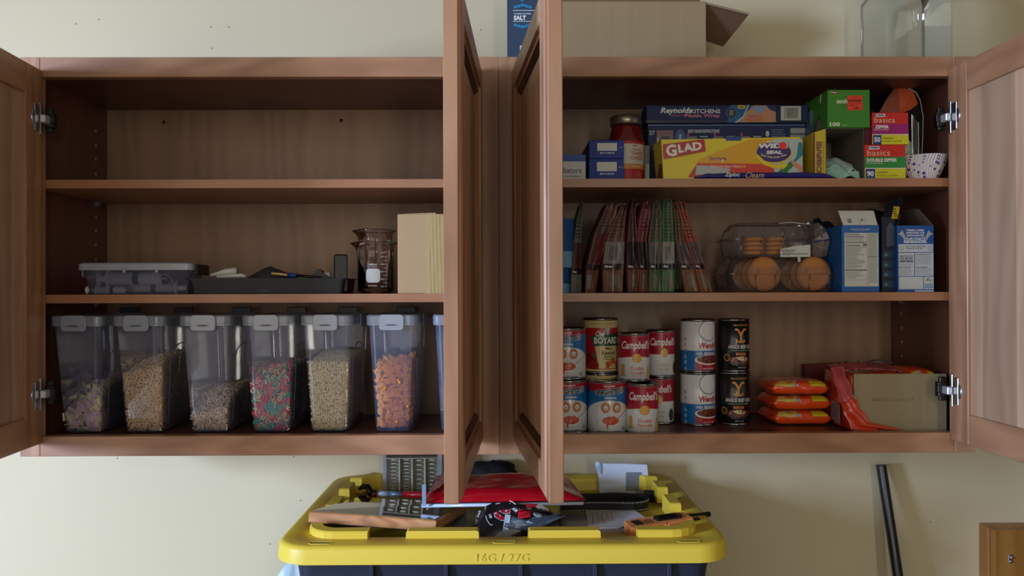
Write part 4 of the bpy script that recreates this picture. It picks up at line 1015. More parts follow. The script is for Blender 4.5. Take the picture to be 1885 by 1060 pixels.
# blue and white toaster pastry cartons
def pastry_a():
    y = .045; a, c_ = PX(1550, y), PX(1619, y); zt = PZ(416, y); w = c_-a; h = zt-SZ; d = .15
    t = thing('pastry_box', 'blue carton with a nutrition panel and a raised white flap', 'box', (a, y, SZ))
    B().box(0, w, 0, d, 0, h, .0008).build('carton', mat((26, 96, 170), .5), t)
    b = B(); zf = PZ(389, y+.01)-SZ; b.loft([[Vector((.003, 0, h)), Vector((w-.003, 0, h)), Vector((w-.003, .0008, h)), Vector((.003, .0008, h))], [Vector((-.001, .014, zf)), Vector((w-.004, .014, zf)), Vector((w-.004, .0148, zf)), Vector((-.001, .0148, zf))]])
    f = b.build('front_flap', mat((206, 210, 206), .6), t)
    pr = Print(.6); L_ = zf-h
    for k in range(8): pr.rect(w*.18, L_*(.18+.085*k), w*.29, L_*(.18+.085*k+(.045 if k % 2 else .06)), (60, 60, 60), k > 0)
    pr.path([(w*.5, L_*.05), (w*.5, L_*.88), (w*.66, L_*.88), (w*.66, L_*.05)], .0005, (110, 110, 110)); pr.poly([(w*.52, L_*.2), (w*.58, L_*.55), (w*.64, L_*.3), (w*.6, L_*.4)], (150, 110, 50))
    pr.build('barcode', f, ((0, 0, h), (1, 0, 0), (0, .0145, L_)))
    pr = Print(.6); K = (46, 48, 50); Wn = (200, 204, 196)
    pr.rect(w*.07, h*.085, w*.975, h*.885, Wn); pr.text('PREHEATED TO 400 F FOR BEST', w*.5, h*.94, h*.014, WH, w=w*.55); pr.text('toasting instructions', w*.5, h*.918, h*.011, WH, w=w*.4)
    pr.text('Nutrition Facts', w*.28, h*.862, h*.02, K, w=w*.38, bold=.04); pr.text('Datos de Nutrición', w*.34, h*.832, h*.02, K, w=w*.5, bold=.04)
    pr.rect(w*.09, h*.735, w*.66, h*.744, K); pr.text('Calories/Calorías', w*.3, h*.70, h*.022, K, w=w*.38, bold=.03); pr.text('380', w*.61, h*.705, h*.034, K, bold=.04); pr.rect(w*.09, h*.672, w*.66, h*.677, K)
    pr.lines(w*.1, h*.81, w*.64, 4, h*.016, h*.005, (120, 122, 120)); pr.lines(w*.1, h*.655, w*.62, 17, h*.0185, h*.006, (118, 120, 118), .45)
    pr.rect(w*.09, h*.322, w*.66, h*.335, K); pr.rect(w*.09, h*.18, w*.66, h*.183, K); pr.lines(w*.1, h*.305, w*.62, 6, h*.018, h*.006, (140, 142, 140), .6)
    pr.rect(w*.672, h*.09, w*.677, h*.88, (120, 122, 120)); pr.lines(w*.70, h*.87, w*.96, 40, h*.0185, h*.008, (150, 154, 150), .2); pr.rect(w*.68, h*.525, w*.97, h*.53, K)
    pr.build('panel_print', t, ((0, 0, 0), (1, 0, 0), (0, 0, 1)))
pastry_a()
def pastry_b():
    y = .045; a, c_ = PX(1652, y), PX(1719, y); zt = PZ(417, y); w = c_-a; h = zt-SZ; d = .125; ix = .0009
    t = thing('pastry_box', 'open blue and white toaster pastry carton with heating instructions, flaps standing up', 'box', (a, y, SZ))
    b = B(); m_ = mat((24, 84, 156), .5)
    b.box(0, w, 0, ix, 0, h); b.box(0, w, d-ix, d, 0, h); b.box(0, ix, ix, d-ix, 0, h); b.box(w-ix, w, ix, d-ix, 0, h); b.box(0, w, ix, d-ix, 0, ix); b.build('carton', m_, t)
    def flap(p, q, r_, s_, m, nme):
        b = B(); P = [Vector(v) for v in (p, q, r_, s_)]; n = (P[1]-P[0]).cross(P[3]-P[0]).normalized()*.0009
        b.loft([P, [v+n for v in P]]); return b.build(nme, m, t)
    flap((0, .002, h), (0, d-.002, h), (.004, d-.01, h+.045), (.010, .004, h+.022), mat((16, 24, 48), .5), 'left_flap')
    flap((w, .002, h), (w, d-.002, h), (w-.016, d-.01, h+.04), (w-.024, .012, h+.034), mat((110, 98, 84), .85), 'right_flap')
    flap((0, d, h), (w, d, h), (w-.004, d+.01, h+.05), (.004, d+.01, h+.05), mat((90, 80, 70), .85), 'back_flap')
    pr = Print(.5); K = (28, 44, 96); Wn = (196, 204, 206)
    for k, (s_, ww) in enumerate((("THERE'S A REBEL", .50), ('INSIDE EVERY ONE', .50), ('UNTOASTED', .50))): pr.text(s_, w*.5, h*(.93-.04*k), h*.028, WH, w=w*ww, bold=.04)
    pr.text('POP-TARTS', w*.5, h*.80, h*.042, WH, w=w*.56, bold=.04, shear=.1); pr.text('RENEGADES.', w*.5, h*.757, h*.042, WH, w=w*.64, bold=.05)
    for sx in (-1, 1): pr.poly([(w*(.5+sx*.28), h*.84), (w*(.5+sx*.36), h*.93), (w*(.5+sx*.44), h*.885), (w*(.5+sx*.5), h*.875), (w*(.5+sx*.42), h*.855), (w*(.5+sx*.36), h*.83), (w*(.5+sx*.3), h*.77)], (170, 176, 176))
    pr.rect(w*.03, h*.60, w*.985, h*.72, Wn); pr.text("DON'T HAVE A BURNT ONE", w*.5, h*.685, h*.018, K, w=w*.55, bold=.03); pr.text('EAT EM OR TOAST EM', w*.46, h*.655, h*.018, K, w=w*.45, bold=.03); pr.ell(w*.12, h*.66, w*.06, h*.03, (110, 150, 190)); pr.ell(w*.12, h*.665, w*.045, h*.022, Wn); pr.path([(w*.86, h*.63), (w*.86, h*.69), (w*.94, h*.69), (w*.94, h*.63), (w*.86, h*.63)], .0006, K)
    pr.rect(w*.03, h*.24, w*.46, h*.59, Wn); pr.text('REMOVE FROM', w*.24, h*.54, h*.02, K, w=w*.36, bold=.03); pr.text('FOIL BEFORE', w*.24, h*.505, h*.028, K, w=w*.36, bold=.04); pr.text('HEATING', w*.24, h*.462, h*.038, K, w=w*.37, bold=.05); pr.text('FOR TOASTER', w*.2, h*.37, h*.018, K, w=w*.32, bold=.03); pr.lines(w*.05, h*.42, w*.44, 2, h*.016, h*.006, (140, 150, 160)); pr.lines(w*.05, h*.35, w*.44, 6, h*.017, h*.006, (140, 150, 160))
    pr.rect(w*.475, h*.24, w*.985, h*.59, Wn); pr.text('FOR MICROWAVE', w*.7, h*.562, h*.018, K, w=w*.40, bold=.03); pr.text('FOR FREEZER', w*.66, h*.37, h*.018, K, w=w*.32, bold=.03); pr.lines(w*.49, h*.54, w*.96, 8, h*.017, h*.006, (140, 150, 160)); pr.lines(w*.49, h*.35, w*.96, 6, h*.017, h*.006, (140, 150, 160))
    pr.rect(w*.03, h*.04, w*.70, h*.23, Wn); pr.rect(w*.715, h*.04, w*.985, h*.23, Wn); pr.poly([(w*.75, h*.17), (w*.82, h*.21), (w*.88, h*.205), (w*.80, h*.16)], (170, 130, 50)); pr.text('RTS', w*.9, h*.17, h*.025, (90, 60, 40)); pr.lines(w*.73, h*.12, w*.97, 4, h*.018, h*.009, (60, 110, 160), .1)
    pr.rect(w*.47, .0005, w*.985, h*.025, Wn)
    pr.build('panel_print', t, ((0, 0, 0), (1, 0, 0), (0, 0, 1)))
pastry_b()
# dark blue pastry carton between them, standing back, with an open dark flap
y = .058; a, c_ = PX(1623.5, y), PX(1649, y); t = thing('pastry_box', 'dark blue carton with ridged stripes standing back between the two blue boxes', 'box', (a, y, SZ)); w = c_-a; h = PZ(400, y)-SZ
B().box(0, w, 0, .12, 0, h, .001).build('carton', mat((12, 22, 46), .6), t)
pr = Print(.4)
for k in range(4): pr.rect(.001, h*(.06+.13*k), w*.95, h*(.15+.13*k), (16, 52, 84)); pr.ell(w*.3, h*(.10+.13*k), .003, .003, (90, 120, 110))
pr.poly([(w*.35, h*.60), (w*.95, h*.62), (w*.95, h*.86), (w*.6, h*.92), (w*.35, h*.85)], (76, 80, 100)); pr.lines(w*.42, h*.82, w*.9, 8, h*.026, h*.012, (60, 64, 90))
pr.build('panel_print', t, ((0, 0, 0), (1, 0, 0), (0, 0, 1)))
b = B(); q = [at(1624, 402, y), at(1648, 402, y), at(1664, 360, y+.02), at(1632, 372, y+.02)]
b.loft([[v-t.location for v in q], [v-t.location+Vector((0, .001, 0)) for v in q]]); f = b.build('raised_flap', mat((14, 20, 40), .5), t)
pr = Print(.5); pr.poly([(0, 0), (.014, .0), (.021, .026), (.009, .027)], (206, 180, 40)); pr.lines(.006, .022, .014, 4, .005, .002, (50, 44, 20)); pr.build('yellow_sticker', f, (at(1640, 403, y)-t.location+Vector((0, -.0005, 0)), (1, 0, 0), (0, .3, 1)), lift=.001)
# crumpled dark foil behind the clamshells
o = blob('foil_bag', PX(1528, .20), .235, SZ+.085, .034, .03, .082, mat((40, 46, 74), .3, .3, var=.5, scale=20, bump=.7), 'crumpled dark blue foil bag behind the clamshell packs', 'bag', .3, 3)
# ================================================================ RIGHT CABINET: top shelf
Z1 = SZ1
def carton(name, label, cat, x0p, x1p, zt, y, d, col, z0=Z1, rz=0, group=None, ztop=None, rough=.5):
    a, c_ = PX(x0p, y), PX(x1p, y); w = c_-a; h = (ztop if ztop is not None else PZ(zt, y))-z0
    t = thing(name, label, cat, (a, y, z0), rz, group)
    B().box(0, w, 0, d, 0, h, .0008).build('carton', mat(col, rough+.1), t)
    return t, w, h
FR = lambda: ((0, 0, 0), (1, 0, 0), (0, 0, 1))
NAVY = (24, 52, 120); DB = (26, 62, 140)
t, w, h = carton('pasta_box', 'white pasta box with a blue top band at the door edge', 'box', 1016, 1079, 285, .05, .16, (206, 208, 206))
pr = Print(.5); pr.rect(0, h*.74, w, h, (24, 66, 150)); pr.text('radiatore', w*.50, h*.40, h*.22, (60, 62, 66), w=w*.78, bold=.01); pr.text('100% DURUM SEMOLINA', w*.62, h*.17, h*.06, (110, 110, 110), w=w*.5); pr.build('front_print', t, FR())
zs = PZ(292.5, .045)
for i, (zt, z0, lb) in enumerate(((None, Z1, 'lower dark blue box end with a blank white date patch'), (258.5, zs+.0005, 'upper dark blue box end with a blank white date patch, stacked on its twin'))):
    t, w, h = carton('pasta_box', lb, 'box', 1085+i*.5, 1149+i*.5, zt or 292.5, .045, .17, (16, 52, 140), z0, group='blue boxes stacked end-on')
    pr = Print(.5); pr.rect(w*.23, h*.42, w*.80, h*.85, (206, 208, 200)); pr.text('BEST IF USED BY', w*.52, h*.30, h*.08, (220, 224, 230), w=w*.42, bold=.03); pr.text('24 Q', w*.91, h*.60, h*.07, (200, 206, 214)); pr.build('front_print', t, FR())
# sauce jar
y = .115; x = PX(1153, y); r = (PX(1189, y)-PX(1120, y))/2; hj = PZ(216, y)-Z1
t = thing('sauce_jar', 'glass jar of red three cheese sauce with a metal lid, behind the blue boxes', 'jar', (x, y, Z1))
b = B(); b.lathe([(.0001, 0), (r-.004, 0), (r, .005), (r, hj*.60), (r-.003, hj*.68), (r*.78, hj*.82), (r*.76, hj*.845), (.0001, hj*.845)], 40); b.build('jar', mat((110, 18, 14), .12, coat=.8, name='sauce_red'), t)
b = B(); b.lathe([(.0001, hj), (r*.78, hj), (r*.84, hj*.985), (r*.84, hj*.875), (r*.80, hj*.865), (r*.5, hj*.866)], 36); b.build('jar_lid', mat((150, 140, 128), .3, .8), t)
pr = Print(.5); pr.clip = (-r*1.6, 0, r*1.6, hj)
pr.rect(-r*1.6, hj*.06, r*1.6, hj*.60, (176, 30, 40)); pr.rect(-r*1.5, hj*.26, r*1.35, hj*.56, (206, 196, 180)); pr.rect(-r*1.5, hj*.20, r*1.35, hj*.27, (206, 130, 60))
pr.text('meijer', r*.35, hj*.53, hj*.03, (160, 40, 40)); pr.text('CHUNKY', r*.48, hj*.475, hj*.028, (170, 70, 40), w=r*.6); pr.text('THREE', r*.48, hj*.42, hj*.05, (160, 60, 36), w=r*.75, bold=.01); pr.text('CHEESE', r*.48, hj*.355, hj*.05, (160, 60, 36), w=r*.78, bold=.01); pr.text('PASTA SAUCE', r*.48, hj*.235, hj*.02, (240, 220, 190), w=r*.6)
pr.ell(r*.55, hj*.12, r*.2, hj*.045, (214, 150, 140)); pr.ell(r*.55, hj*.12, r*.17, hj*.038, (176, 30, 40)); pr.text('LB', r*.55, hj*.12, hj*.025, (220, 190, 180)); pr.build('label_print', t, (0, 0, 0), cyl=r)
# long wrap boxes
yl = .125; zl1 = PZ(229, yl)
t, w, h = carton('wrap_box', 'lower long blue wrap box printed with usage instructions', 'box', 1194, 1483, 229, yl, .06, (12, 30, 84), group='long blue kitchen wrap boxes')
pr = Print(.4); pr.rect(0, h*.97, w, h, (60, 90, 140))
pr.text('27', w*.025, h*.86, h*.07, (190, 196, 206)); pr.rect(w*.055, h*.50, w*.16, h*.90, (126, 92, 92)); pr.rr(w*.085, h*.62, w*.135, h*.80, .002, (20, 36, 70)); pr.text('BIG', w*.11, h*.74, h*.04, (150, 170, 150)); pr.text('ROLL', w*.11, h*.67, h*.03, (170, 176, 190))
pr.ell(w*.205, h*.70, w*.038, h*.22, (28, 74, 150)); pr.text('Reynolds', w*.20, h*.72, h*.06, (196, 206, 216), rot=80, shear=.2)
pr.text('EASY USAGE INSTRUCTIONS', w*.355, h*.885, h*.055, (200, 206, 214), w=w*.20, bold=.03)
for k in range(3):
    x = w*(.245+.17*k); pr.rect(x, h*.5, x+w*.065, h*.80, (124, 112, 112)); pr.rect(x, h*.5, x+w*.065, h*.62, (168, 176, 190)); pr.ell(x+w*.01, h*.83, w*.008, h*.03, (170, 60, 60), 10)
    for q in range(4): pr.rect(x+w*.085, h*(.62+.055*q), x+w*.135, h*(.64+.055*q), (150, 166, 196), q > 0)
pr.ell(w*.76, h*.84, w*.012, h*.05, (190, 196, 200)); pr.lines(w*.785, h*.91, w*.88, 5, h*.035, h*.012, (110, 130, 170)); pr.text('50 SQ FT ROLL', w*.865, h*.66, h*.045, (180, 190, 206), w=w*.10, bold=.03); pr.text('16.66 YD X 12 IN', w*.84, h*.58, h*.035, (180, 190, 206), w=w*.16)
pr.rect(w*.905, h*.40, w*1, h*.93, (150, 158, 160))
for k in range(5): pr.rect(w*.905, h*(.42+.10*k), w, h*(.45+.10*k+.01*(k % 2)), (80, 92, 104), k > 0)
pr.build('front_print', t, FR())
B().box(.018, .0225, -.0008, 0, .001, h*.78).build('white_edge', mat((170, 176, 176), .5), t)
zt2 = PZ(194, yl-.01)
t, w, h = carton('wrap_box', 'upper long blue plastic wrap box with barcode at its right end', 'box', 1191, 1489, 194, yl-.01, .06, (8, 28, 84), zl1+.0006, group='long blue kitchen wrap boxes')
pr = Print(.35); pr.rect(0, 0, w, h*.13, (8, 18, 56)); pr.text('Reynolds', w*.185, h*.66, h*.42, (214, 220, 228), w=w*.195, shear=.25, bold=.03); pr.text('KITCHENS', w*.365, h*.65, h*.24, (206, 214, 224), w=w*.185, bold=.02)
pr.text('Quick Cut', w*.20, h*.41, h*.10, (190, 90, 120), w=w*.10); pr.text('Plastic Wrap', w*.345, h*.38, h*.24, (226, 120, 150), w=w*.215, bold=.02)
pr.poly([(w*.50, 0), (w*.62, 0), (w*.64, h), (w*.52, h)], (24, 90, 150)); pr.ell(w*.525, h*.55, w*.034, h*.33, (30, 96, 150), 24); pr.ell(w*.525, h*.55, w*.027, h*.27, (16, 30, 66), 24)
for k in range(4): pr.rect(w*.512, h*(.42+.08*k), w*.538, h*(.46+.08*k), (170, 150, 90), k > 0)
pr.poly([(w*.56, h*.02), (w*.80, h*.02), (w*.80, h*.98), (w*.66, h*.98), (w*.61, h*.5)], (176, 146, 106)); pr.path([(w*.55, 0), (w*.60, h*.35), (w*.63, h)], .0022, (200, 206, 210))
pr.rr(w*.565, h*.80, w*.61, h*.99, .002, (226, 196, 40)); pr.text('NEW', w*.588, h*.89, h*.11, (40, 40, 30), bold=.04)
pr.poly([(w*.64, h*.92), (w*.69, h*.55), (w*.72, h*.6), (w*.74, h*.95)], (130, 150, 196)); pr.poly([(w*.70, h*.4), (w*.74, h*.78), (w*.76, h*.7), (w*.79, h*.3), (w*.80, h*.1), (w*.74, h*.15)], (196, 140, 110)); pr.poly([(w*.74, h*.98), (w*.80, h*.98), (w*.80, h*.6), (w*.76, h*.75)], (40, 40, 90))
pr.text('Built-in!', w*.67, h*.36, h*.20, (206, 80, 120), w=w*.085, shear=.2, bold=.03); pr.text('Slide Cutter', w*.665, h*.17, h*.15, (226, 96, 60), w=w*.11, bold=.05)
pr.rect(w*.80, 0, w*.815, h, (8, 18, 56)); pr.rect(w*.83, h*.12, w*.955, h*.93, (190, 196, 190))
random.seed(2); x = w*.853
while x < w*.935:
    q = random.choice((.0006, .0010, .0014)); pr.rect(x, h*.24, x+q, h*.84, (44, 46, 50), x > w*.853); x += q+random.choice((.0008, .0012))
pr.build('front_print', t, FR())
# tall white-edged carton gap left of the yellow box
t, w, h = carton('narrow_carton', 'narrow grey-brown carton edge between the sauce jar and the yellow box', 'box', 1187, 1197, 268, .09, .03, (104, 98, 96))
B().box(w*.2, w*.9, -.001, 0, h*.1, h*.5).build('end_label', mat((150, 152, 150), .6), t)
# yellow storage bag box, standing a little askew
y = .030; a, c_ = PX(1222, y), PX(1480, y); w = c_-a; zt = PZ(253, y); h = zt-Z1
t = thing('storage_bag_box', 'long yellow storage bag box with a red name patch', 'box', (a, y, Z1), 0)
YEL = (226, 206, 30)
b = B(); b.loft([[Vector((0, 0, 0)), Vector((w, 0, 0)), Vector((w, .052, 0)), Vector((-.004, .052, 0))], [Vector((-.004, 0, h*.94)), Vector((w-.006, 0, h*1.0)), Vector((w-.006, .052, h*1.0)), Vector((-.010, .052, h*.94))]])
b.build('carton', mat(YEL, .4, coat=.3, name='yellow_board'), t)
pr = Print(.35); L2 = .42
def Q(px, py): p = at(px, py, y); return (p.x-a, p.z-Z1)
def PQ(pts, c): pr.poly([Q(*p) for p in pts], c)
pr.clip = (-.004, .0005, w-.0015, h*.955)
PQ([(1285, 294), (1330, 275), (1382, 256), (1488, 252), (1490, 330), (1268, 330)], (222, 168, 26))
PQ([(1424, 251), (1476, 252), (1482, 300), (1482, 328), (1428, 322), (1420, 300)], (176, 194, 186)); PQ([(1470, 262), (1476, 262), (1478, 285), (1462, 300), (1455, 303), (1466, 288)], (40, 130, 140)); PQ([(1430, 318), (1456, 296), (1462, 304), (1448, 318)], (50, 120, 50)); PQ([(1454, 293), (1462, 297), (1480, 309), (1480, 322), (1474, 318), (1458, 302)], (206, 140, 110))
PQ([(1284, 300), (1420, 302), (1430, 326), (1266, 326)], (206, 60, 44)); PQ([(1268, 326), (1284, 301), (1286, 303), (1275, 326)], (176, 30, 36)); PQ([(1282, 304), (1316, 306), (1345, 311), (1340, 318), (1280, 322)], (176, 180, 176))
pr.text('GALLON Zipper Bags', *Q(1334, 306.5), .0055, (236, 200, 190), w=.055, bold=.03); pr.text('LARGE', *Q(1364, 306.5), .004, (236, 200, 60), w=.018)
PQ([(1221, 267), (1297, 257), (1299, 279), (1222, 294)], (160, 110, 20)); PQ([(1220, 266), (1296, 256), (1298, 278), (1221, 292)], (176, 26, 30)); pr.text('G', *Q(1235.5, 277), .0235, (232, 230, 224), w=.021, bold=.04, rot=8); pr.text('LAD', *Q(1270, 271), .0165, (232, 230, 224), w=.047, bold=.045, rot=8); 
pr.text('Storage', *Q(1321, 292.5), .0115, (150, 30, 60), w=.034, bold=.03, shear=.12, outline=((236, 214, 150), .04))
pr.ell(*Q(1424, 281), .036, .0215, (226, 190, 40), 32); pr.ell(*Q(1424, 280), .034, .020, (58, 44, 110), 32)
pr.text('EXTRA', *Q(1424, 261.5), .0045, (226, 226, 230), w=.028, bold=.05); pr.text('WIDE', *Q(1423, 268.5), .0095, (226, 226, 230), w=.060, bold=.06, shear=.1, outline=((40, 30, 80), .04)); pr.text('SEAL', *Q(1425, 280.5), .007, (226, 226, 230), w=.032, bold=.06, shear=.1); pr.text('Seals Tight, Every Time', *Q(1424, 290), .0055, (226, 206, 150), w=.050, bold=.03, arc=-9)
PQ([(1392, 290), (1404, 303), (1424, 310), (1440, 309), (1440, 313), (1450, 304), (1440, 298), (1441, 302), (1424, 304), (1408, 297), (1394, 284)], (226, 200, 30))
pts = []
for k in range(20): rr_ = .0082 if k % 2 else .0064; pts.append((Q(1441, 268.5)[0]+rr_*math.cos(k*.314), Q(1441, 268.5)[1]+rr_*math.sin(k*.314)))
pr.poly(pts, (236, 50, 34)); pr.build('front_print', t, FR())
b = B(); b.prism([(Q(1336, 251)[0], Q(1336, 251)[1]), (Q(1336, 259)[0], Q(1336, 259)[1]), (Q(1364, 259)[0], Q(1364, 259)[1]), (Q(1366, 251)[0], Q(1366, 251)[1])], -.0006, 0); b.build('tear_opening', mat((30, 70, 130), .5), t)
pr = Print(.4); pr.poly([(0, 0), (.05, 0), (.05, .028), (0, .036)], (150, 24, 40)); pr.build('side_print', t, ((-.0006, .052, .002), (0, -1, 0), (0, 0, 1)), lift=.0028)
# blue zip bag sleeve lying in front
y0 = .022; pz = [at(p, q, y0+.006) for p, q in ((1278, 321), (1300, 320), (1360, 318.5), (1420, 318), (1480, 318.5), (1520, 319.5), (1534, 321))]
t = thing('zip_bag_roll', 'long glossy dark blue bag lying along the shelf edge before the yellow box', 'bag', (pz[0].x, y0+.006, Z1))
b = B(); n = len(pz); hs = [.0022, .0052, .0062, .0064, .0063, .005, .0015]
rings = []
for i in range(25):
    u = i/24*(n-1); k = min(int(u), n-2); f = u-k; p = pz[k].lerp(pz[k+1], f); hh = hs[k]*(1-f)+hs[k+1]*f
    rings.append([Vector((p.x-pz[0].x, (.007)*math.cos(a), max(0, hh+hh*math.sin(a)+.0006*math.sin(i*2.1)))) for a in [2*math.pi*q/12 for q in range(12)]])
b.loft(rings, smooth=True); b.build('bag', mat((26, 32, 116), .2, coat=.8, bump=.4, scale=60), t)
pr = Print(.3); pr.text('Ziploc', .072, .0062, .0105, (190, 196, 214), w=.030, shear=.25, bold=.04); pr.text('Cleam', .116, .0062, .0115, (206, 186, 130), w=.036, shear=.35, bold=.0); pr.clip = (0, .0009, .3, .0125); pr.build('lettering', t, ((0, -.0076, 0), (1, 0, 0), (0, 0, 1)))
# yellow box on its side, open green/grey carton, green sandwich box
y = .036; a, c_ = PX(1500, y), PX(1521, y)
t = thing('bag_box', 'narrow yellow box end with sideways brown lettering, left of the open carton', 'box', (a, y, Z1)); w = c_-a; zl, zr = PZ(246, y)-Z1, PZ(238, y)-Z1
b = B(); b.loft([[Vector((-.002, 0, 0)), Vector((w, 0, 0)), Vector((w, .13, 0)), Vector((-.002, .13, 0))], [Vector((-.004, 0, zl)), Vector((w, 0, zr)), Vector((w, .13, zr)), Vector((-.004, .13, zl))]]); b.build('carton', mat((206, 184, 40), .5), t)
pr = Print(.5); pr.text('BASICS', w*.42, zl*.42, .010, (150, 110, 70), w=.070, bold=.05, rot=-90, outline=((60, 30, 24), .05)); pr.lines(w*.72, zl*.8, w*.9, 14, .005, .0018, (120, 90, 40)); pr.rect(-.003, 0, w*.06, zl, (110, 50, 40)); pr.build('end_print', t, FR())
a, c_ = PX(1521.5, y), PX(1592, y); w = c_-a; h = PZ(237, y)-Z1; d = .15
t = thing('bag_carton', 'open-ended grey carton stuffed with pale plastic bags under the green box', 'box', (a, y, Z1)); q = .001
b = B(); b.box(0, q, 0, d, 0, h); b.box(w-q, w, 0, d, 0, h); b.box(q, w-q, 0, d, h-q, h); b.box(q, w-q, 0, d, 0, q); b.box(q, w-q, d-q, d, q, h-q); b.build('carton', mat((104, 98, 84), .9, var=.08, scale=20), t)
BAG = mat((176, 202, 196), .3, var=.3, scale=30, coat=.3, name='bag_film')
b = B()
def P(u, v):
    th = u*math.pi; f = noise.noise(Vector((u*4, v*5, 3)))*.006; return Vector((w*.06+w*.86*u, .012+.11*v+f, .003+h*.46*(.35+.65*math.sin(min(1, v*2.2)*1.57))*(.75+.25*math.sin(u*3.1))+f+.004*math.sin(u*16+v*14)))
b.sheet(P, 30, 24); 
o = b.build('plastic_bag', BAG, None, solid=.001); o.location = t.location; tag(o, 'crumpled pale green plastic bags inside the open grey carton', 'bag')
b = B()
b.sheet(lambda u, v: Vector((w*.05+w*.88*u, .006+.016*v-.01*u*v, .0045+.028*v*(.7+.3*math.sin(u*5))+.003*math.sin(u*11+v*4))), 24, 10)
o = b.build('plastic_bag', mat((150, 196, 178), .3, var=.3, scale=40), None, solid=.001); o.location = t.location; tag(o, 'front fold of pale plastic bag spilling to the carton mouth', 'bag')
ya = y-.004; zt = PZ(166, ya); zg = Z1+h+.0006
a, c_ = PX(1525, ya), PX(1603, ya); w = c_-a; h = zt-zg
t = thing('sandwich_bag_box', 'bright green sandwich bag box with an orange price sticker', 'box', (a, ya, zg))
B().box(0, w, 0, .15, 0, h, .0008).build('carton', mat((62, 140, 40), .6), t)
pr = Print(.5); G2 = (226, 236, 214); pr.rr(w*.08, h*.88, w*.23, h*.97, .002, (150, 40, 50)); pr.text('Meijer', w*.155, h*.925, h*.06, WH, bold=.03); pr.text('sandwich bags', w*.18, h*.845, h*.03, (120, 190, 90), w=w*.26); pr.text('sandwich', w*.43, h*.70, h*.13, G2, w=w*.44); pr.text('100', w*.17, h*.085, h*.11, G2, w=w*.24, bold=.04); pr.text('bags', w*.40, h*.065, h*.05, (140, 200, 110), w=w*.13); pr.text('fits', w*.25, h*.57, h*.03, (150, 200, 120)); pr.poly([(w*.32, h*.60), (w*.50, h*.50), (w*.50, h*.56)], (120, 110, 40))
pr.poly([(w*.465, h*.84), (w*.815, h*.85), (w*.83, h*.46), (w*.47, h*.45)], (232, 66, 34)); pr.text('CLEAR', w*.64, h*.79, h*.035, (90, 30, 20)); pr.rect(w*.49, h*.67, w*.80, h*.74, (176, 40, 26)); pr.text('DISCOUNT', w*.64, h*.705, h*.05, (90, 20, 14), w=w*.28, bold=.03); pr.line(w*.48, h*.64, w*.82, h*.63, .0005, (150, 40, 26)); pr.text('WAS 1.99', w*.60, h*.585, h*.035, (90, 30, 20), w=w*.2); pr.text('1.48', w*.66, h*.51, h*.055, (80, 20, 14), w=w*.13, bold=.03)
pr.build('front_print', t, FR())
# leaning dark bag left of the green box
b = B()
A = [at(1500, 252, .07), at(1503, 225, .075), at(1512, 200, .08), at(1522, 178, .085)]; Bq = [at(1521, 240, .07), at(1523, 222, .072), at(1524, 200, .078), at(1526, 170, .085)]
b.sheet(lambda u, v: spline(A, v).lerp(spline(Bq, v), u)+Vector((0, .004*math.sin(u*7+v*9)-.03*u, 0)), 8, 14)
tag(b.build('crumpled_bag', mat((84, 92, 70), .35, var=.8, scale=35, bump=.5), None, .0012), 'crumpled dark printed bag leaning beside the green box', 'bag')
b = B(); b.tube([at(1524, 172, .06), at(1516, 173, .06), at(1511, 176, .06), at(1510, 190, .062)], .0012, 5); tag(b.build('string', mat((176, 180, 180), .5)), 'thin pale twist tie at the top left of the green box', 'tie')
b = B(); a = at(1494, 245, .10); b.prism([(PX(1490, .1), Z1), (PX(1512, .1), Z1), (PX(1509, .1), PZ(196, .1)), (PX(1493, .1), PZ(205, .1))], .10, .15); tag(b.build('blue_bag', mat((70, 92, 120), .35, var=.3, scale=20, bump=.5)), 'dull blue-grey bag standing behind the yellow box end', 'bag')
# small hefty boxes
y = .034; zt = PZ(267.5, y)
t, w, h = carton('zipper_bag_box', 'red, green and yellow double zipper bag box, lowest of two', 'box', 1593, 1668, 267.5, y, .12, (206, 40, 26), group='small zipper bag boxes stacked in two')
def hefty(t, w, h, a, c_, band, col, num, sz, k0):
    pr = Print(.45); pr.rect(0, h*.32, w, h*.645, col); pr.rect(0, 0, w, h*.30, (214, 208, 34)); pr.rect(0, h*.30, w, h*.322, (226, 228, 220))
    pr.rr(w*.10, h*.86, w*.36, h*.955, .0015, (220, 226, 236)); pr.text('Hefty', w*.23, h*.908, h*.065, (24, 50, 130), w=w*.23, bold=.05, shear=.15)
    pr.text('basics', w*.34, h*.765, h*.165, (236, 200, 180), w=w*.56, bold=.0); pr.text(band, w*a, h*.55, h*.10, (232, 226, 220), w=w*c_, bold=.05); pr.text(sz, w*.24, h*.46, h*.045, (206, 190, 206), w=w*.4)
    pr.rect(w*.02, h*.0, w*.25, h*.295, (24, 60, 140)); pr.text(num, w*.135, h*.15, h*.16, (232, 236, 240), w=w*.17, bold=.04); pr.text('Count Bags', w*.43, h*.19, h*.055, (110, 104, 20), w=w*.27, bold=.04); pr.text('6.5 IN x 3.25 IN', w*.55, h*.10, h*.045, (130, 124, 20), w=w*.5)
    return pr
hefty(t, w, h, .42, .74, 'DOUBLE ZIPPER', (34, 140, 60), '90', 'SANDWICH BAGS', 0).build('front_print', t, FR())
t, w, h = carton('zipper_bag_box', 'red, magenta and yellow snack zipper bag box stacked on the double zipper box', 'box', 1607, 1674, 208, y+.001, .12, (206, 40, 26), zt+.0006, group='small zipper bag boxes stacked in two')
hefty(t, w, h, .27, .38, 'ZIPPER', (160, 14, 110), '50', 'SNACK BAGS', 0).build('front_print', t, FR())
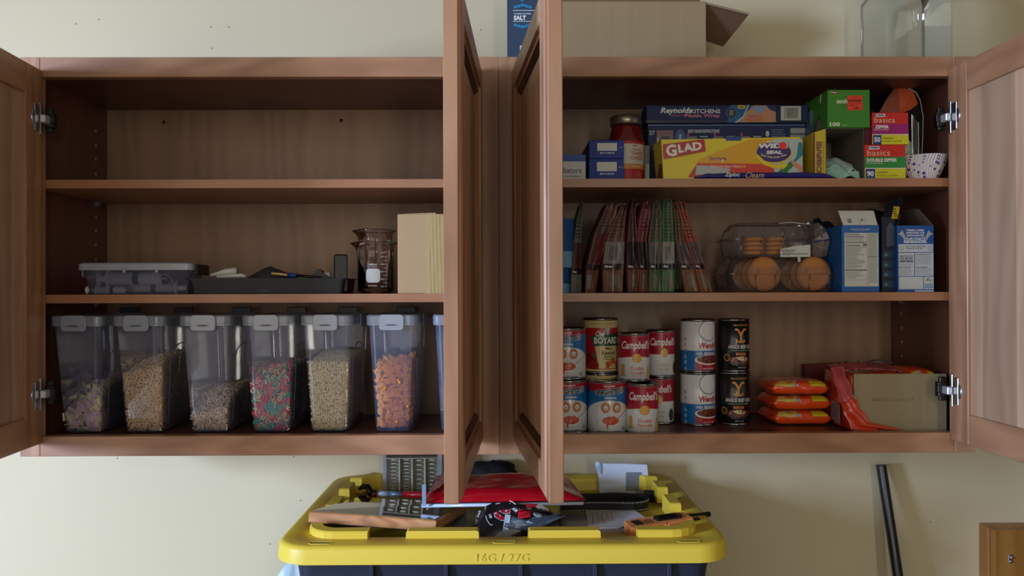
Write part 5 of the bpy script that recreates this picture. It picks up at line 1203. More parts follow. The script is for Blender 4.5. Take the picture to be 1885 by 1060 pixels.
t, w, h = carton('zipper_bag_box', 'dark maroon box end peeking out left of the snack bag box', 'box', 1593, 1606, 236, y+.012, .1, (96, 20, 30), zt+.0006)
pr = Print(.5); pr.lines(w*.2, h*.8, w*.8, 5, h*.14, h*.06, (40, 40, 90)); pr.build('end_print', t, FR())
# orange-lined black treat bag with string
y = .11
t = thing('treat_bag', 'tall open black bag with an orange lining and white piping, behind the zipper boxes', 'bag', (PX(1668, y), y, Z1)); O = t.location
z_ = lambda p, dy=0: PZ(p, y+dy)-Z1
xx = lambda p, dy=0: PX(p, y+dy)-O.x
b = B(); outl = [(1612, 300), (1618, 245), (1630, 200), (1648, 166), (1656, 161), (1682, 163), (1696, 180), (1703, 215), (1703, 260), (1700, 300)]
pts = [(xx(p), z_(q)) for p, q in outl]; pts[0] = (pts[0][0], 0); pts[-1] = (pts[-1][0], 0)
b.prism(pts, .012, .05); b.build('bag', mat((20, 20, 22), .25, coat=.5, bump=.5, scale=30), t)
for nme_, col_, pl_ in (('orange_lining', (214, 96, 52), [(1656, 161, .002), (1684, 165, .004), (1697, 190, .010), (1680, 202, .006), (1658, 211, -.002)]), ('lining_fold', (150, 66, 40), [(1624, 207, .010), (1636, 184, .008), (1650, 163, .006), (1656, 161, .002), (1658, 211, -.002), (1640, 208, .004)])):  # left part in a darker orange, shade put into the lining's colour
    b = B(); b.bm.faces.new([b.bm.verts.new(Vector((xx(p), q3, z_(q)))) for p, q, q3 in pl_]); bmesh.ops.triangulate(b.bm, faces=list(b.bm.faces)); b.build(nme_, mat(col_, .5, bump=.3, scale=40), t, solid=.001)
b = B(); b.tube([Vector((xx(p), .004, z_(q))) for p, q in ((1656, 161), (1676, 162), (1690, 170), (1698, 185), (1703, 215), (1702, 255), (1700, 292))], .0012, 6); b.build('white_piping', mat((206, 206, 200), .5), t)
b = B(); b.sheet(lambda u, v: Vector((xx(1682+14*u), .006-.002*math.sin(u*6), z_(285-75*v*(1-.2*u)))), 6, 8); b.build('clear_wrapper', clear('wrapper', (200, 206, 214), .18, .1, .12), t)
pr = Print(.5); cx, cz = xx(1672), z_(272); pr.ell(cx, cz, .0175, .0195, (206, 222, 208), 28); pr.path([(cx-.004, cz-.012), (cx+.002, cz-.0135), (cx+.007, cz-.011), (cx+.010, cz-.006)], .0012, (30, 34, 34)); pr.build('smile_disc', t, ((0, .0118, 0), (1, 0, 0), (0, 0, 1)))
# paper muffin cases
y = .062; x = PX(1699, y); r1 = (PX(1740, y)-PX(1659, y))/2; hc = PZ(290, y)-Z1
for k in range(3):
    b = B(); n = 96; rings = []
    for z, r in ((.0, .60), (.25, .70), (.5, .79), (.75, .87), (1, .93)):
        rings.append([Vector(((r1*(r+.012*k)+(.0014 if i % 2 else -.0010)*(.3+z))*math.cos(2*math.pi*i/n), (r1*(r+.012*k)+(.0014 if i % 2 else -.0010)*(.3+z))*math.sin(2*math.pi*i/n), (hc-.012)*z)) for i in range(n)])
    b.loft(rings, cap=False); b.bm.faces.new([b.bm.verts.new(p*1.0) for p in rings[0]])
    m = bpy.data.materials.new('case_paper'); nt, N, L, bb = nm(m); tc = N.new('ShaderNodeTexCoord'); vo = N.new('ShaderNodeTexVoronoi'); vo.inputs['Scale'].default_value = 95; L.new(tc.outputs['Object'], vo.inputs[0])
    cr = N.new('ShaderNodeValToRGB'); cr.color_ramp.interpolation = 'CONSTANT'; e = cr.color_ramp.elements; e[0].color = rgb((70, 64, 130)); e[1].position = .30; e[1].color = rgb((214, 206, 200)); L.new(vo.outputs['Distance'], cr.inputs[0]); L.new(cr.outputs[0], bb.inputs['Base Color']); bb.inputs['Roughness'].default_value = .8
    o = b.build('muffin_case', m, None); o.location = (x+.001*k, y, Z1+.0005+.0055*k); o.rotation_euler = (0, 0, k*.02)
    tag(o, ('lowest', 'middle', 'topmost')[k]+' spotted paper muffin case of the nested stack', 'muffin case', 'nested paper muffin cases')

# ================================================================ ON TOP OF THE CABINETS
TZ = TOPZ+.012+.0003
y = .14; a, c_ = PX(935, y), PX(935, y)+.072
t = thing('salt_box', 'tall blue-grey kosher salt box standing on the cabinets between the open doors', 'box', (a, y, TZ)); w = c_-a; h = .225
B().box(0, w, 0, .06, 0, h, .001).build('carton', mat((44, 66, 90), .6), t)
pr = Print(.5); CY = (30, 150, 206)
def q(px, py): p = at(px, py, y); return (p.x-a, p.z-TZ)
for (py, s_) in ((13, 1), (46, -1)):
    cx, cz = q(962, py)
    for k in range(-4, 5):
        pr.ell(cx+k*.0040, cz+s_*.0010*(4-abs(k)), .0026, .0030, CY, 10, same=k > -4)
    for k in (-3, -1, 1, 3): pr.ell(cx+k*.0040, cz+s_*.001, .0011, .0013, (44, 66, 90), 8)
xa_, z_a = q(944, 20); xb_, _ = q(1000, 20); pr.rect(xa_, z_a, xb_, z_a+.0012, WH); z_b = q(944, 40)[1]; pr.rect(xa_, z_b, xb_, z_b+.0012, WH)
pr.text('COARSE KOSHER', q(962, 25.5)[0], q(962, 25.5)[1], .0036, (180, 200, 214), w=.037, bold=.04); pr.text('SALT', q(957, 33)[0], q(957, 33)[1], .0098, (232, 236, 240), w=.026, bold=.05)
pr.ell(*q(961, -1), .004, .004, CY); pr.rect(q(957, 84)[0], q(957, 102)[1]-.01, q(957, 84)[0]+.02, q(957, 84)[1], (206, 214, 216)); pr.build('front_print', t, FR())
y = .09; a, c_ = PX(1012, y, 50), PX(1300, y, 50); h = PZ(2, y)-TZ
t = thing('moving_carton', 'large open cardboard carton on the right cabinet, one flap hanging out', 'box', (a, y, TZ)); w = c_-a; tk = .0035; d = .19
b = B(); b.box(0, w, 0, tk, 0, h, .001); b.box(0, w, d-tk, d, 0, h); b.box(0, tk, tk, d-tk, 0, h); b.box(w-tk, w, tk, d-tk, 0, h); b.box(tk, w-tk, tk, d-tk, 0, tk); b.build('carton', mat((156, 134, 100), .9, var=.07, scale=7, stretch=(12, 1, .5), bump=.15, name='corrugated'), t)
Of = t.location
P4 = [at(1300.5, 5, y+.002), at(1380, 25, y+.02), at(1331, 86, y+.06), at(1300.5, 76, y+.05)]
b = B(); n = (P4[1]-P4[0]).cross(P4[3]-P4[0]).normalized()*.003
b.loft([[p-Of for p in P4], [p-Of+n for p in P4]]); b.build('side_flap', mat((104, 76, 54), .9), t)
b = B(); b.loft([[p-Of for p in (P4[0], P4[1], at(1378, 27, y+.016), at(1303, 8, y-.001))], [p-Of+Vector((0, .002, 0)) for p in (P4[0], P4[1], at(1378, 27, y+.016), at(1303, 8, y-.001))]]); b.build('flap_edge', mat((196, 172, 136), .9), t)
b = B(); b.loft([[Vector((.01, -.001, h)), Vector((w-.012, -.001, h)), Vector((w-.012, .001, h)), Vector((.01, .001, h))], [Vector((.02, -.03, h+.012)), Vector((w-.03, -.03, h+.012)), Vector((w-.03, -.028, h+.014)), Vector((.02, -.028, h+.014))]]); b.build('front_flap', mat((156, 130, 98), .9), t)
# clear plastic jug
y = .165; x = PX(1668, y); r = (PX(1727, y)-PX(1609, y))/2
t = thing('clear_jar', 'tall clear ribbed plastic jar standing on the right cabinet top', 'jar', (x, y, TZ))
b = B(); b.loft([[Vector((p, q_, z)) for p, q_ in rrect(-r+i, r-i, -r+i, r-i, r*.25, 6)] for z, i in ((0, .004), (.003, .0008), (.018, 0), (.02, .0008), (.022, 0), (.05, 0), (.10, 0), (.15, 0), (.20, 0), (.23, .02))], cap=False, smooth=True); b.build('body', clear('jar_plastic', (246, 248, 246), .05, .06, .03, (200, 205, 200)), t)
b = B(); b.lathe([(r*.62, .23), (r*.66, .232), (r*.66, .25), (.0001, .25)], 32); b.build('lid', mat((190, 190, 186), .4), t)
b = B(); b.lathe([(.0001, 0), (.012, .002), (.018, .012), (.012, .022), (.0001, .024)], 14, smooth=True)
o = b.build('black_knob', BLACK); o.location = at(1886, 62, .2); o.location.z = PZ(72, .2, 1880)
bpy.data.objects.remove(o)
# ================================================================ STORAGE TOTE with its lid
LX = PX(926, -.146, 1010); LW, LD = .385, .2515          # half sizes
LYC = WALLY-.004-LD; LZ = -.107                         # lid centre depth, height of the flat rim
YP = mat((228, 200, 66), .45, name='yellow_plastic', bump=.05, scale=300)
t = thing('storage_tote', 'black storage tote with a yellow lid marked 16G / 27G', 'tote', (LX, LYC, FLOORZ))
O = t.location
def RR(i, z, r=.062, n=7): return [Vector((x, y, z-FLOORZ)) for x, y in rrect(-LW+i, LW-i, -LD+i, LD-i, max(.004, r-i), n)]
b = B(); b.loft([RR(.085, FLOORZ+.001), RR(.075, FLOORZ+.01), RR(.034, LZ-.055), RR(.030, LZ-.0315), RR(.031, LZ-.0305)], smooth=False)
b.build('tub', mat((38, 46, 62), .4, name='tub_plastic'), t)
for k in range(-2, 3):
    x = k*.125+.03; B().box(x-.004, x+.004, -LD+.024, -LD+.036, LZ-.10-FLOORZ, LZ-.034-FLOORZ, .0015).build('rib', mat((38, 46, 62), .4, name='tub_plastic'), t)
IR = .050; RZ = LZ-.026                                   # inner ring offset; level of the sunken middle
b = B()
b.loft([RR(.004, LZ-.031), RR(.0, LZ-.029), RR(.002, LZ-.009), RR(.0035, LZ-.004), RR(.008, LZ-.0005), RR(.012, LZ), RR(IR, LZ, .075), RR(IR+.002, LZ-.002, .075), RR(IR+.006, RZ, .078)], cap=False, smooth=False)
b.bm.faces.new([b.bm.verts.new(p) for p in RR(IR+.006, RZ, .078)]); b.bm.faces.new([b.bm.verts.new(p) for p in RR(.004, LZ-.031)])
for f in b.bm.faces: f.smooth = len(f.verts) == 4
lid = b.build('lid', YP, t)
lid.data.set_sharp_from_angle(angle=R(50)) if hasattr(lid.data, 'set_sharp_from_angle') else None
# raised stacking lugs round the inner edge of the rim
def lug(pts, h=.0125, i=.0035):
    def off(k):
        n = len(pts); cx = sum(p[0] for p in pts)/n; cy_ = sum(p[1] for p in pts)/n; out = []
        for x, y in pts:
            dx, dy = cx-x, cy_-y; L_ = math.hypot(dx, dy); out.append((x+dx/L_*k, y+dy/L_*k))
        return out
    b = B(); b.loft([[Vector((x, y, LZ-.018-FLOORZ)) for x, y in off(-.001)], [Vector((x, y, LZ+h-.0025-FLOORZ)) for x, y in off(.0006)], [Vector((x, y, LZ+h-FLOORZ)) for x, y in off(i)]])
    return b.build('stacking_lug', YP, t)
yf0 = -LD+IR-.006; yf1 = yf0+.020
def fx(px): return at(px, 985, LYC-LD+IR).x-O.x
def Lcorner(sx):
    x0 = sx*(LW-IR+.004); r = .05; P = []
    for k in range(6):
        a = R(90*k/5); P.append((x0-sx*r+sx*r*math.cos(a), yf0-.002+r-r*math.sin(a)))
    P = [(x0, yf0+.050)]+P+[(sx*(LW-IR-.105), yf0-.002)]
    Q2 = [(sx*(LW-IR-.105), yf1)]
    for k in range(6):
        a = R(90*(5-k)/5); rr_ = r-.020; Q2.append((x0-sx*r+sx*rr_*math.cos(a), yf0-.002+r-rr_*math.sin(a)))
    Q2.append((x0-sx*.02, yf0+.050))
    n = len(P)
    b = B()
    for (a0, a1, c0, c1) in [(P[i], P[i+1], Q2[n-1-i], Q2[n-2-i]) for i in range(n-1)]:
        pass
    out = P+Q2
    b.loft([[Vector((x, y, LZ-.018-FLOORZ)) for x, y in out], [Vector((x, y, LZ+.010-FLOORZ)) for x, y in out], [Vector((x*.994+.0, y+.002, LZ+.0125-FLOORZ)) for x, y in out]])
    for f in b.bm.faces:
        pass
    bmesh.ops.triangulate(b.bm, faces=[f for f in b.bm.faces if len(f.verts) > 4])
    return b.build('stacking_lug', YP, t)
Lcorner(-1); Lcorner(1)
for a, c_ in ((748, 882), (972, 1105)):
    lug([(fx(a), yf0-.002), (fx(c_), yf0-.002), (fx(c_), yf1), (fx(a), yf1)])
for sx in (-1, 1):
    x0, x1 = sorted((sx*(LW-IR+.004), sx*(LW-IR-.018)))
    for y0_, y1_ in ((-.055, .015), (.065, .125)): lug([(x0, y0_), (x1, y0_), (x1, y1_), (x0, y1_)], .014)
    # back corners
    lug([(sx*(LW-IR+.0), .155), (sx*(LW-IR-.026), .155), (sx*(LW-IR-.065), .200), (sx*(LW-IR-.045), .212)], .014)
for a, c_ in ((.085, .125),): lug([(a, .196), (c_, .196), (c_, .212), (a, .212)], .012)
for px in (588, 928, 1269):
    x = at(px, 997, LYC-LD+.016).x-O.x
    b = B(); b.prismz([(p, q_) for p, q_ in rrect(x-.018, x+.018, -LD+.0165, -LD+.0245, .0038, 4)], LZ-FLOORZ+.0001, LZ-FLOORZ+.0004); b.build('drain_slot', mat((40, 34, 12), .8), t)
    b = B(); b.tube([(p, q_, LZ-FLOORZ+.0004) for p, q_ in rrect(x-.0185, x+.0185, -LD+.016, -LD+.025, .0042, 4)+[rrect(x-.0185, x+.0185, -LD+.016, -LD+.025, .0042, 4)[0]]], .0008, 5); b.build('slot_lip', YP, t)
vs, fs, x0, x1, y0, y1 = text_mesh('16G / 27G', .0, 0, 1.05)
b = B(); k = .0128/(y1-y0); kx = .086/(x1-x0); xc = at(925, 1023, LYC-LD).x-O.x
vv = [b.bm.verts.new(Vector((xc+(x-(x0+x1)/2)*kx, -LD-.0004, LZ-.0185-FLOORZ+(y-(y0+y1)/2)*k))) for x, y in vs]
for f in fs:
    try: b.bm.faces.new([vv[i] for i in f])
    except ValueError: pass
r_ = bmesh.ops.extrude_face_region(b.bm, geom=list(b.bm.faces))
for g in r_['geom']:
    if isinstance(g, bmesh.types.BMVert): g.co.y += .0012
b.build('embossed_lettering', YP, t)
TOP = LZ+.0125; ZL = RZ+.0004                             # top of lugs, sunken floor

def plate(name, c4, th, m, par=None, label=None, cat=None):
    P = [Vector(p) for p in c4]; n = (P[1]-P[0]).cross(P[3]-P[0]).normalized()*th
    b = B(); b.loft([P, [p-n for p in P]]); o = b.build(name, m, par)
    if label: tag(o, label, cat)
    return o
# ---- wooden plaque with a glossy dark face
def zat(px, py, Z):                                       # point at pixel on the horizontal plane Z
    a = at(px, py, 0); c0 = Vector((CX, -CD, CZ)); d = a-c0; k = (Z-CZ)/d.z; return c0+d*k
FLp, FRp, BRp, BLp = zat(569, 941, TOP+.0125), zat(803, 958, TOP+.002), zat(860, 925, ZL+.022), zat(654, 916, ZL+.026)
t = thing('plaque', 'wooden plaque with a glossy dark mirrored face leaning on the tote lid', 'plaque', (0, 0, 0))
th = .0185; U = FRp-FLp; V = BLp-FLp; n = U.cross(V).normalized()
b = B(); c4 = [FLp, FRp, BRp, BLp]
cen = (FLp+FRp+BRp+BLp)/4
b.loft([[p-n*th for p in c4], [p-n*.0025 for p in c4], [p+(cen-p)*.02 for p in c4]])
b.build('board', wood('plaque_wood', (150, 92, 50), (226, 168, 112), 'x', 3.2, .45), t)
b = B(); c5 = [p+(cen-p)*.035+n*.0002 for p in c4]; b.loft([c5, [p+n*.0012 for p in c5]]); b.build('glossy_face', mat((70, 64, 50), .05, coat=1, name='lacquered_face'), t)
b = B(); b.loft([[p-n*(th+.0012) for p in c4], [p-n*(th+.0002) for p in c4]]); b.build('dark_backing', mat((28, 24, 24), .6), t)
# ---- clear organiser case with four columns of clips
y = .231; a_, c_ = PX(706, y, 870), PX(815, y, 870)
t = thing('clip_case', 'clear plastic case standing upright with four columns of silver clips', 'case', ((a_+c_)/2, y, ZL+.0005)); w = c_-a_; zt = PZ(841, y, 760)-ZL
B().box(-w/2, -w/2+.0085, -.012, .012, 0, zt+.012, .001).build('side_wall', clear('case_plastic', (236, 240, 246), .5, .1, .08, (206, 214, 230)), t)
B().box(w/2-.0105, w/2, -.012, .012, 0, zt+.012, .001).build('side_wall', clear('case_plastic2', (236, 240, 246), .5, .1, .08, (206, 214, 230)), t)
B().box(-w/2+.0085, w/2-.0105, .006, .012, 0, zt).build('back_wall', mat((150, 146, 120), .6), t)
B().box(-w/2+.0085, w/2-.0105, -.012, -.009, zt-.002, zt, .0004).build('top_bar', mat((206, 206, 198), .4), t)
B().box(-w/2+.006, w/2-.006, -.010, .010, zt+.003, zt+.0055, .0004).build('hinge_bar', mat((50, 46, 44), .5), t)
CW = (w-.019)/4
for k in range(1, 4):
    x = -w/2+.0085+CW*k; B().box(x-.0016, x+.0016, -.012, .006, 0, zt-.002).build('divider', mat((206, 206, 196), .4), t)
clip = None
for k in range(4):
    n_ = (9, 10, 7, 8)[k]; pitch = (zt-.006)/n_
    for j in range(n_):
        x = -w/2+.0085+CW*(k+.5); z = .004+pitch*(j+.5)
        if clip is None:
            b = B(); b.prism([(-.0072, -.0004), (-.004, .0012), (-.001, .0022), (.0015, .0010), (.004, .0016), (.0072, -.0002), (.004, -.0014), (0, -.0010), (-.004, -.0014)], -.004, .004)
            clip = b.build('clip', mat((206, 216, 222), .25, .5, name='bright_clip'), t); o = clip
        else: o = clip.copy(); C.objects.link(o); o.parent = t
        o.location = (x, 0, z)
# ---- tool with red grip behind the plaque
y = .14; P0, P1, P2, P3, P4_ = zat(662, 909, ZL+.020), zat(684, 908, ZL+.018), zat(716, 909, ZL+.016), zat(741, 910, ZL+.016), zat(782, 911, ZL+.014)
t = thing('hand_tool', 'hand tool with a dark curved head, pale blue shaft and red grip', 'tool', (0, 0, 0))
b = B(); b.tube([P0+Vector((-.004, .012, .006)), P0+Vector((.004, .016, .012)), P0+Vector((.016, .012, .012)), P0+Vector((.022, .002, .004)), P1], [.003, .0055, .006, .007, .008], 10); b.tube([P0+Vector((.008, 0, -.006)), P0+Vector((.004, -.012, -.006)), P0+Vector((.016, -.016, -.008))], [.007, .006, .003], 8); b.build('head', mat((40, 38, 40), .3, .6), t)
b = B(); b.tube([P1, P1.lerp(P2, .3)], .0082, 12); b.build('red_collar', mat((110, 26, 34), .4), t)
b = B(); b.tube([P1.lerp(P2, .3), P2], [.0045, .0075], 12); b.build('shaft', mat((176, 200, 224), .35, coat=.4), t)
b = B(); b.tube([P2, P3], .0062, 12); b.build('shaft_tube', mat((130, 160, 190), .3, .4), t)
b = B(); b.tube([P3, P4_, P4_+Vector((.05, 0, 0))], .0068, 14); b.build('grip', mat((206, 30, 50), .35, coat=.3), t)
# ---- manila card under the tool
plate('paper_card', [zat(730, 921, ZL+.004), zat(795, 924, ZL+.004), zat(800, 914, ZL+.004), zat(742, 913, ZL+.004)], .0008, mat((186, 150, 80), .8), None, 'manila card lying on the lid under the red-handled tool', 'card')
# ---- stack under the red foil: pale binder, black sleeve, red foil mailer
Zb = TOP+.006
q0 = [zat(778, 933, Zb), zat(1062, 929, Zb), zat(1040, 885, Zb), zat(800, 888, Zb)]
t = thing('pale_folder', 'pale blue-white plastic folder beneath the red foil mailer', 'folder', (0, 0, 0))
b = B(); b.loft([q0, [p+Vector((0, 0, .0035)) for p in q0]]); b.build('cover', mat((186, 204, 226), .25, coat=.5), t)
b = B(); b.tube([q0[0]+Vector((-.002, 0, .002)), q0[1]+Vector((.012, 0, .003))], .0034, 8); b.build('rolled_edge', mat((196, 216, 236), .2, coat=.6), t)
q1 = [p+Vector((0, .004, .0042)) for p in q0]
plate('black_sleeve', [q1[0]+Vector((.006, 0, .003)), q1[1]+Vector((.0, 0, .003)), q1[2]+Vector((0, 0, .003)), q1[3]+Vector((0, 0, .003))], .0022, BLACK, None, 'thin black sleeve between the pale folder and the red foil', 'sleeve')
RF = mat((200, 12, 36), .28, .1, coat=.8, bump=.15, scale=18, name='red_foil')
t = thing('foil_mailer', 'large crinkled glossy red foil mailer lying across the tote', 'mailer', (0, 0, 0))
Z2 = Zb+.009
E0, E1, E2, E3 = zat(782, 926, Z2), zat(1078, 921, Z2+.001), zat(1044, 876, Z2+.004), zat(804, 880, Z2+.004)
def rf(top):
    def P(u, v):
        p = E0.lerp(E1, u).lerp(E3.lerp(E2, u), v); e = min(1, min(u, 1-u)*9, min(v, 1-v)*6)
        hgt = (.016*math.sin(math.pi*min(1, max(0, u)))**.5*e**.6+.0022*noise.noise(Vector((u*6, v*3, 2)))+.0010*noise.noise(Vector((u*16, v*7, 5)))*e) if top else 0
        return p+Vector((0, 0, max(.0006, hgt) if top else 0))
    return P
b = B(); b.sheet(rf(True), 70, 26); b.sheet(rf(False), 4, 4); b.build('foil_envelope', RF, t)
p0, p1 = E0.lerp(E3, .25)+Vector((.002, 0, .003)), E0.lerp(E3, .98)+Vector((.0, 0, .004))
b = B(); b.sheet(lambda u, v: (p0.lerp(p1, u)+Vector((.03*v+.012*math.sin(u*3)*v, .004*math.sin(v*5), .028*v*(.6+.4*math.sin(u*3+.5))+.003*noise.noise(Vector((u*7, v*7, 0)))))), 16, 12); b.build('standing_corner', clear('red_clear_film', (190, 70, 80), .45, .1, .1, (150, 30, 44)), t)
b = B(); p0, p1 = zat(779, 932, Zb+.004), at(783, 889, zat(779, 932, Zb+.004).y+.01); b.box(p0.x-.002, p0.x+.0055, p0.y-.0005, p0.y+.0008, p0.z, p1.z, .0003)
tag(b.build('clear_strip', clear('strip', (220, 230, 246), .6, .1, .1, (170, 190, 224))), 'clear bluish plastic strip standing at the left end of the red foil', 'strip')
# ---- black crumple behind, clear sheet on the right
blob('black_lump', PX(905, .23, 870), .262, ZL+.030, .052, .028, .036, mat((12, 12, 13), .8, var=.3, scale=40), 'black lump behind the red foil, seen between the open doors', 'cloth', .35, 8)  # rough black lump filling the dark spot behind the foil
t_ = plate('clear_sheet', [zat(1008, 968, ZL+.003), zat(1088, 974, ZL+.003), zat(1075, 944, ZL+.003), zat(1000, 944, ZL+.003)], .001, mat((150, 140, 138), .25, coat=.4), None, 'grey translucent plastic sheet right of the black snack bag', 'plastic sheet')
plate('clear_sheet', [zat(826, 976, ZL+.003), zat(872, 976, ZL+.003), zat(893, 938, ZL+.004), zat(852, 940, ZL+.004)], .001, mat((130, 138, 150), .25, coat=.4), None, 'grey-blue plastic sheet left of the black snack bag', 'plastic sheet')
# ---- black snack bag
BK = mat((20, 21, 25), .25, coat=.5, bump=.5, scale=45, name='black_bag_film')
t = thing('snack_bag', 'crumpled black snack bag with red and white lettering lying on the tote lid', 'bag', (0, 0, 0))
yb0 = zat(955, 990, ZL).y+.004
sil = [(868, 990), (872, 975), (884, 950), (895, 932), (925, 925), (948, 923), (968, 930), (1003, 936), (1040, 948), (1022, 962), (1003, 975), (985, 980), (978, 990)]
topz = lambda u: None
xs0, xs1 = PX(866, yb0, 980), PX(1036, yb0, 960)
def crest(x):                                             # height of the bag over its length, from its outline
    P = [(862, 992), (872, 972), (884, 950), (895, 933), (925, 926), (948, 924), (975, 931), (1003, 938), (1024, 948), (1044, 958)]
    pts_ = [(PX(p, yb0+.033, q_), PZ(q_-1, yb0+.033, p)) for p, q_ in P]
    for (a0, z0), (a1, z1) in zip(pts_, pts_[1:]):
        if x <= a1: f = max(0, (x-a0)/(a1-a0)); return z0+(z1-z0)*f
    return pts_[-1][1]
def SB(u, v):
    x = xs0+(xs1-xs0)*u; zc = max(ZL+.004, crest(x)); k = math.sin(math.pi*min(1, v*1.0))**.75
    yy = yb0+(-.004+.075*v)+.010*math.sin(u*7)*math.sin(v*3)+(.035*max(0, u-.55) if v < .4 else 0)
    f = (.0035*noise.noise(Vector((u*5, v*4, 4)))+.0012*abs(noise.noise(Vector((u*12, v*9, 9)))))
    return Vector((x, yy, max(ZL+.0006, ZL+(zc-ZL)*k+f*min(1, v*5)*(k > .1))))
b = B(); b.sheet(SB, 60, 30); b.build('bag', BK, t)
b = B(); pk = [at(978, 978, yb0-.002), at(1002, 968, yb0-.001), at(1040, 950, yb0+.02), at(1028, 945, yb0+.03), at(985, 950, yb0+.012), at(960, 958, yb0+.006), at(935, 947, yb0+.008), at(928, 970, yb0-.003), at(950, 974, yb0-.004)]
c0 = at(985, 962, yb0-.004); vs_ = [b.bm.verts.new(p) for p in pk]; cc = b.bm.verts.new(c0)
for i in range(len(vs_)): b.bm.faces.new((vs_[i], vs_[(i+1) % len(vs_)], cc))
bmesh.ops.subdivide_edges(b.bm, edges=list(b.bm.edges), cuts=5, use_grid_fill=True)
for v in b.bm.verts: v.co += Vector((0, -.004, .002))*abs(noise.noise(v.co*70))*1.6-Vector((0, .001, 0))
for f in b.bm.faces: f.smooth = True
b.build('silver_lining', mat((92, 108, 126), .28, .35, coat=.5, bump=.8, scale=70), t, solid=.0006)
b = B(); f1 = [at(930, 946, yb0+.004), at(940, 948, yb0+.001), at(936, 975, yb0-.005), at(942, 991, yb0-.006), at(918, 991, yb0-.005), at(926, 972, yb0-.005)]
vs_ = [b.bm.verts.new(p) for p in f1]; b.bm.faces.new(vs_); b.build('bright_fold', mat((150, 172, 196), .3, .2, coat=.6), t, solid=.0006)
pr = Print(.3); ynow = yb0
ob = at(955, 958, yb0); 
def Q2(px, py): p = at(px, py, yb0); return (p.x-ob.x, p.z-ob.z)
def S2(pts, c): pr.poly([Q2(*p) for p in pts], c)
W2 = (214, 222, 228); RD = (196, 24, 44)
for cx_, cy_ in ((917, 933), (913, 946)):
    pts = [(cx_-4, cy_-6), (cx_+4, cy_-7), (cx_+6, cy_+0), (cx_+14, cy_+5), (cx_+22, cy_+2), (cx_+21, cy_+11), (cx_+8, cy_+11), (cx_-2, cy_+4)]
    S2([(x-.8*(1 if x < cx_+8 else -1), y-.8*(1 if y < cy_+3 else -1)) for x, y in pts], W2); S2(pts, (160, 24, 40))
pr.path([Q2(893, 934), Q2(893, 945), Q2(897, 958), Q2(903, 966), Q2(907, 965)], .0013, W2); pr.path([Q2(938, 921), Q2(947, 926), Q2(953, 932), Q2(957, 937)], .0013, W2)
pr.text('BUCKLES', *Q2(901, 943), .0048, W2, w=.021, bold=.04, rot=-74); pr.text('PREMIUM', *Q2(944, 934), .0065, W2, w=.020, bold=.05, rot=-40)
pr.text('MEAT', *Q2(879, 962), .0075, W2, w=.0125, bold=.05, rot=84); pr.text('Snack', *Q2(881, 945), .005, W2, w=.014, bold=.04, rot=70)
S2([(953, 938), (977, 935), (976, 951), (954, 955)], RD); pr.line(*Q2(955, 941), *Q2(971, 938), .0012, (30, 14, 18)); pr.line(*Q2(957, 949), *Q2(975, 944), .0012, (30, 14, 18)); S2([(969, 926), (990, 927), (986, 933), (968, 934)], (150, 20, 36))
pr.text('S', *Q2(991, 944), .0150, (200, 222, 240), w=.017, bold=.06, rot=-20); S2([(986, 932), (993, 926), (1012, 938), (1008, 942), (1002, 939), (999, 937), (996, 935), (991, 936)], (170, 166, 160)); S2([(1008, 935), (1022, 946), (1040, 947), (1030, 958), (1018, 950)], (150, 24, 36))
def onbag(x, y_):                                         # drape the print on the bag's front
    X = ob.x+x; Z = ob.z+y_; u = (X-xs0)/(xs1-xs0); best = None
    zc = max(ZL+.01, crest(X)); tt = max(0, min(1, (Z-ZL)/(zc-ZL))); v = math.asin(tt**1.333)/math.pi
    yy = yb0-.004+.075*v+.010*math.sin(u*7)*math.sin(v*3)+.035*max(0, u-.55)-.0065; c0 = Vector((CX, -CD, CZ)); q_ = Vector((X, yb0, Z))-c0
    return c0+q_*((yy+CD)/q_.y)
pr.build('lettering', t, ((0, 0, 0), (1, 0, 0), (0, 0, 1)), bend=(onbag, .004, 1), lift=.0008)
# ---- leash: black webbing loop with white stitching
t = thing('leash', 'looped black webbing leash with two rows of white stitching', 'leash', (0, 0, 0))
cy0 = zat(1100, 940, ZL+.004).y; x0 = PX(1030, cy0+.02, 930); x1 = PX(1193, cy0+.03, 925); zl0 = ZL+.0015; hw_ = .021
path = []
for k in range(12): path.append(Vector((x0+(x1-.035-x0)*k/11, cy0+.004*math.sin(k*.3), 0)))
for k in range(1, 13):
    a = -math.pi/2+math.pi*k/13; path.append(Vector((x1-.035+.035*math.cos(a), cy0+.032+.030*math.sin(a), 0)))
for k in range(10): path.append(Vector((x1-.045-(x1-.05-x0)*k/9, cy0+.064+.003*math.sin(k), 0)))
def ribbon(path, z0, z1, th, m, name, par):
    b = B(); rings = []
    for i, p in enumerate(path):
        d = (path[min(i+1, len(path)-1)]-path[max(i-1, 0)]).normalized(); nn = Vector((d.y, -d.x, 0))*th/2
        rings.append([p+nn+Vector((0, 0, z0)), p+nn+Vector((0, 0, z1)), p-nn+Vector((0, 0, z1)), p-nn+Vector((0, 0, z0))])
    b.loft(rings, smooth=False); return b.build(name, m, par)
WEB = mat((13, 13, 15), .7, bump=.4, scale=500, name='webbing')
ribbon(path, zl0, zl0+hw_, .0022, WEB, 'webbing', t)
st = B()
L_ = 0
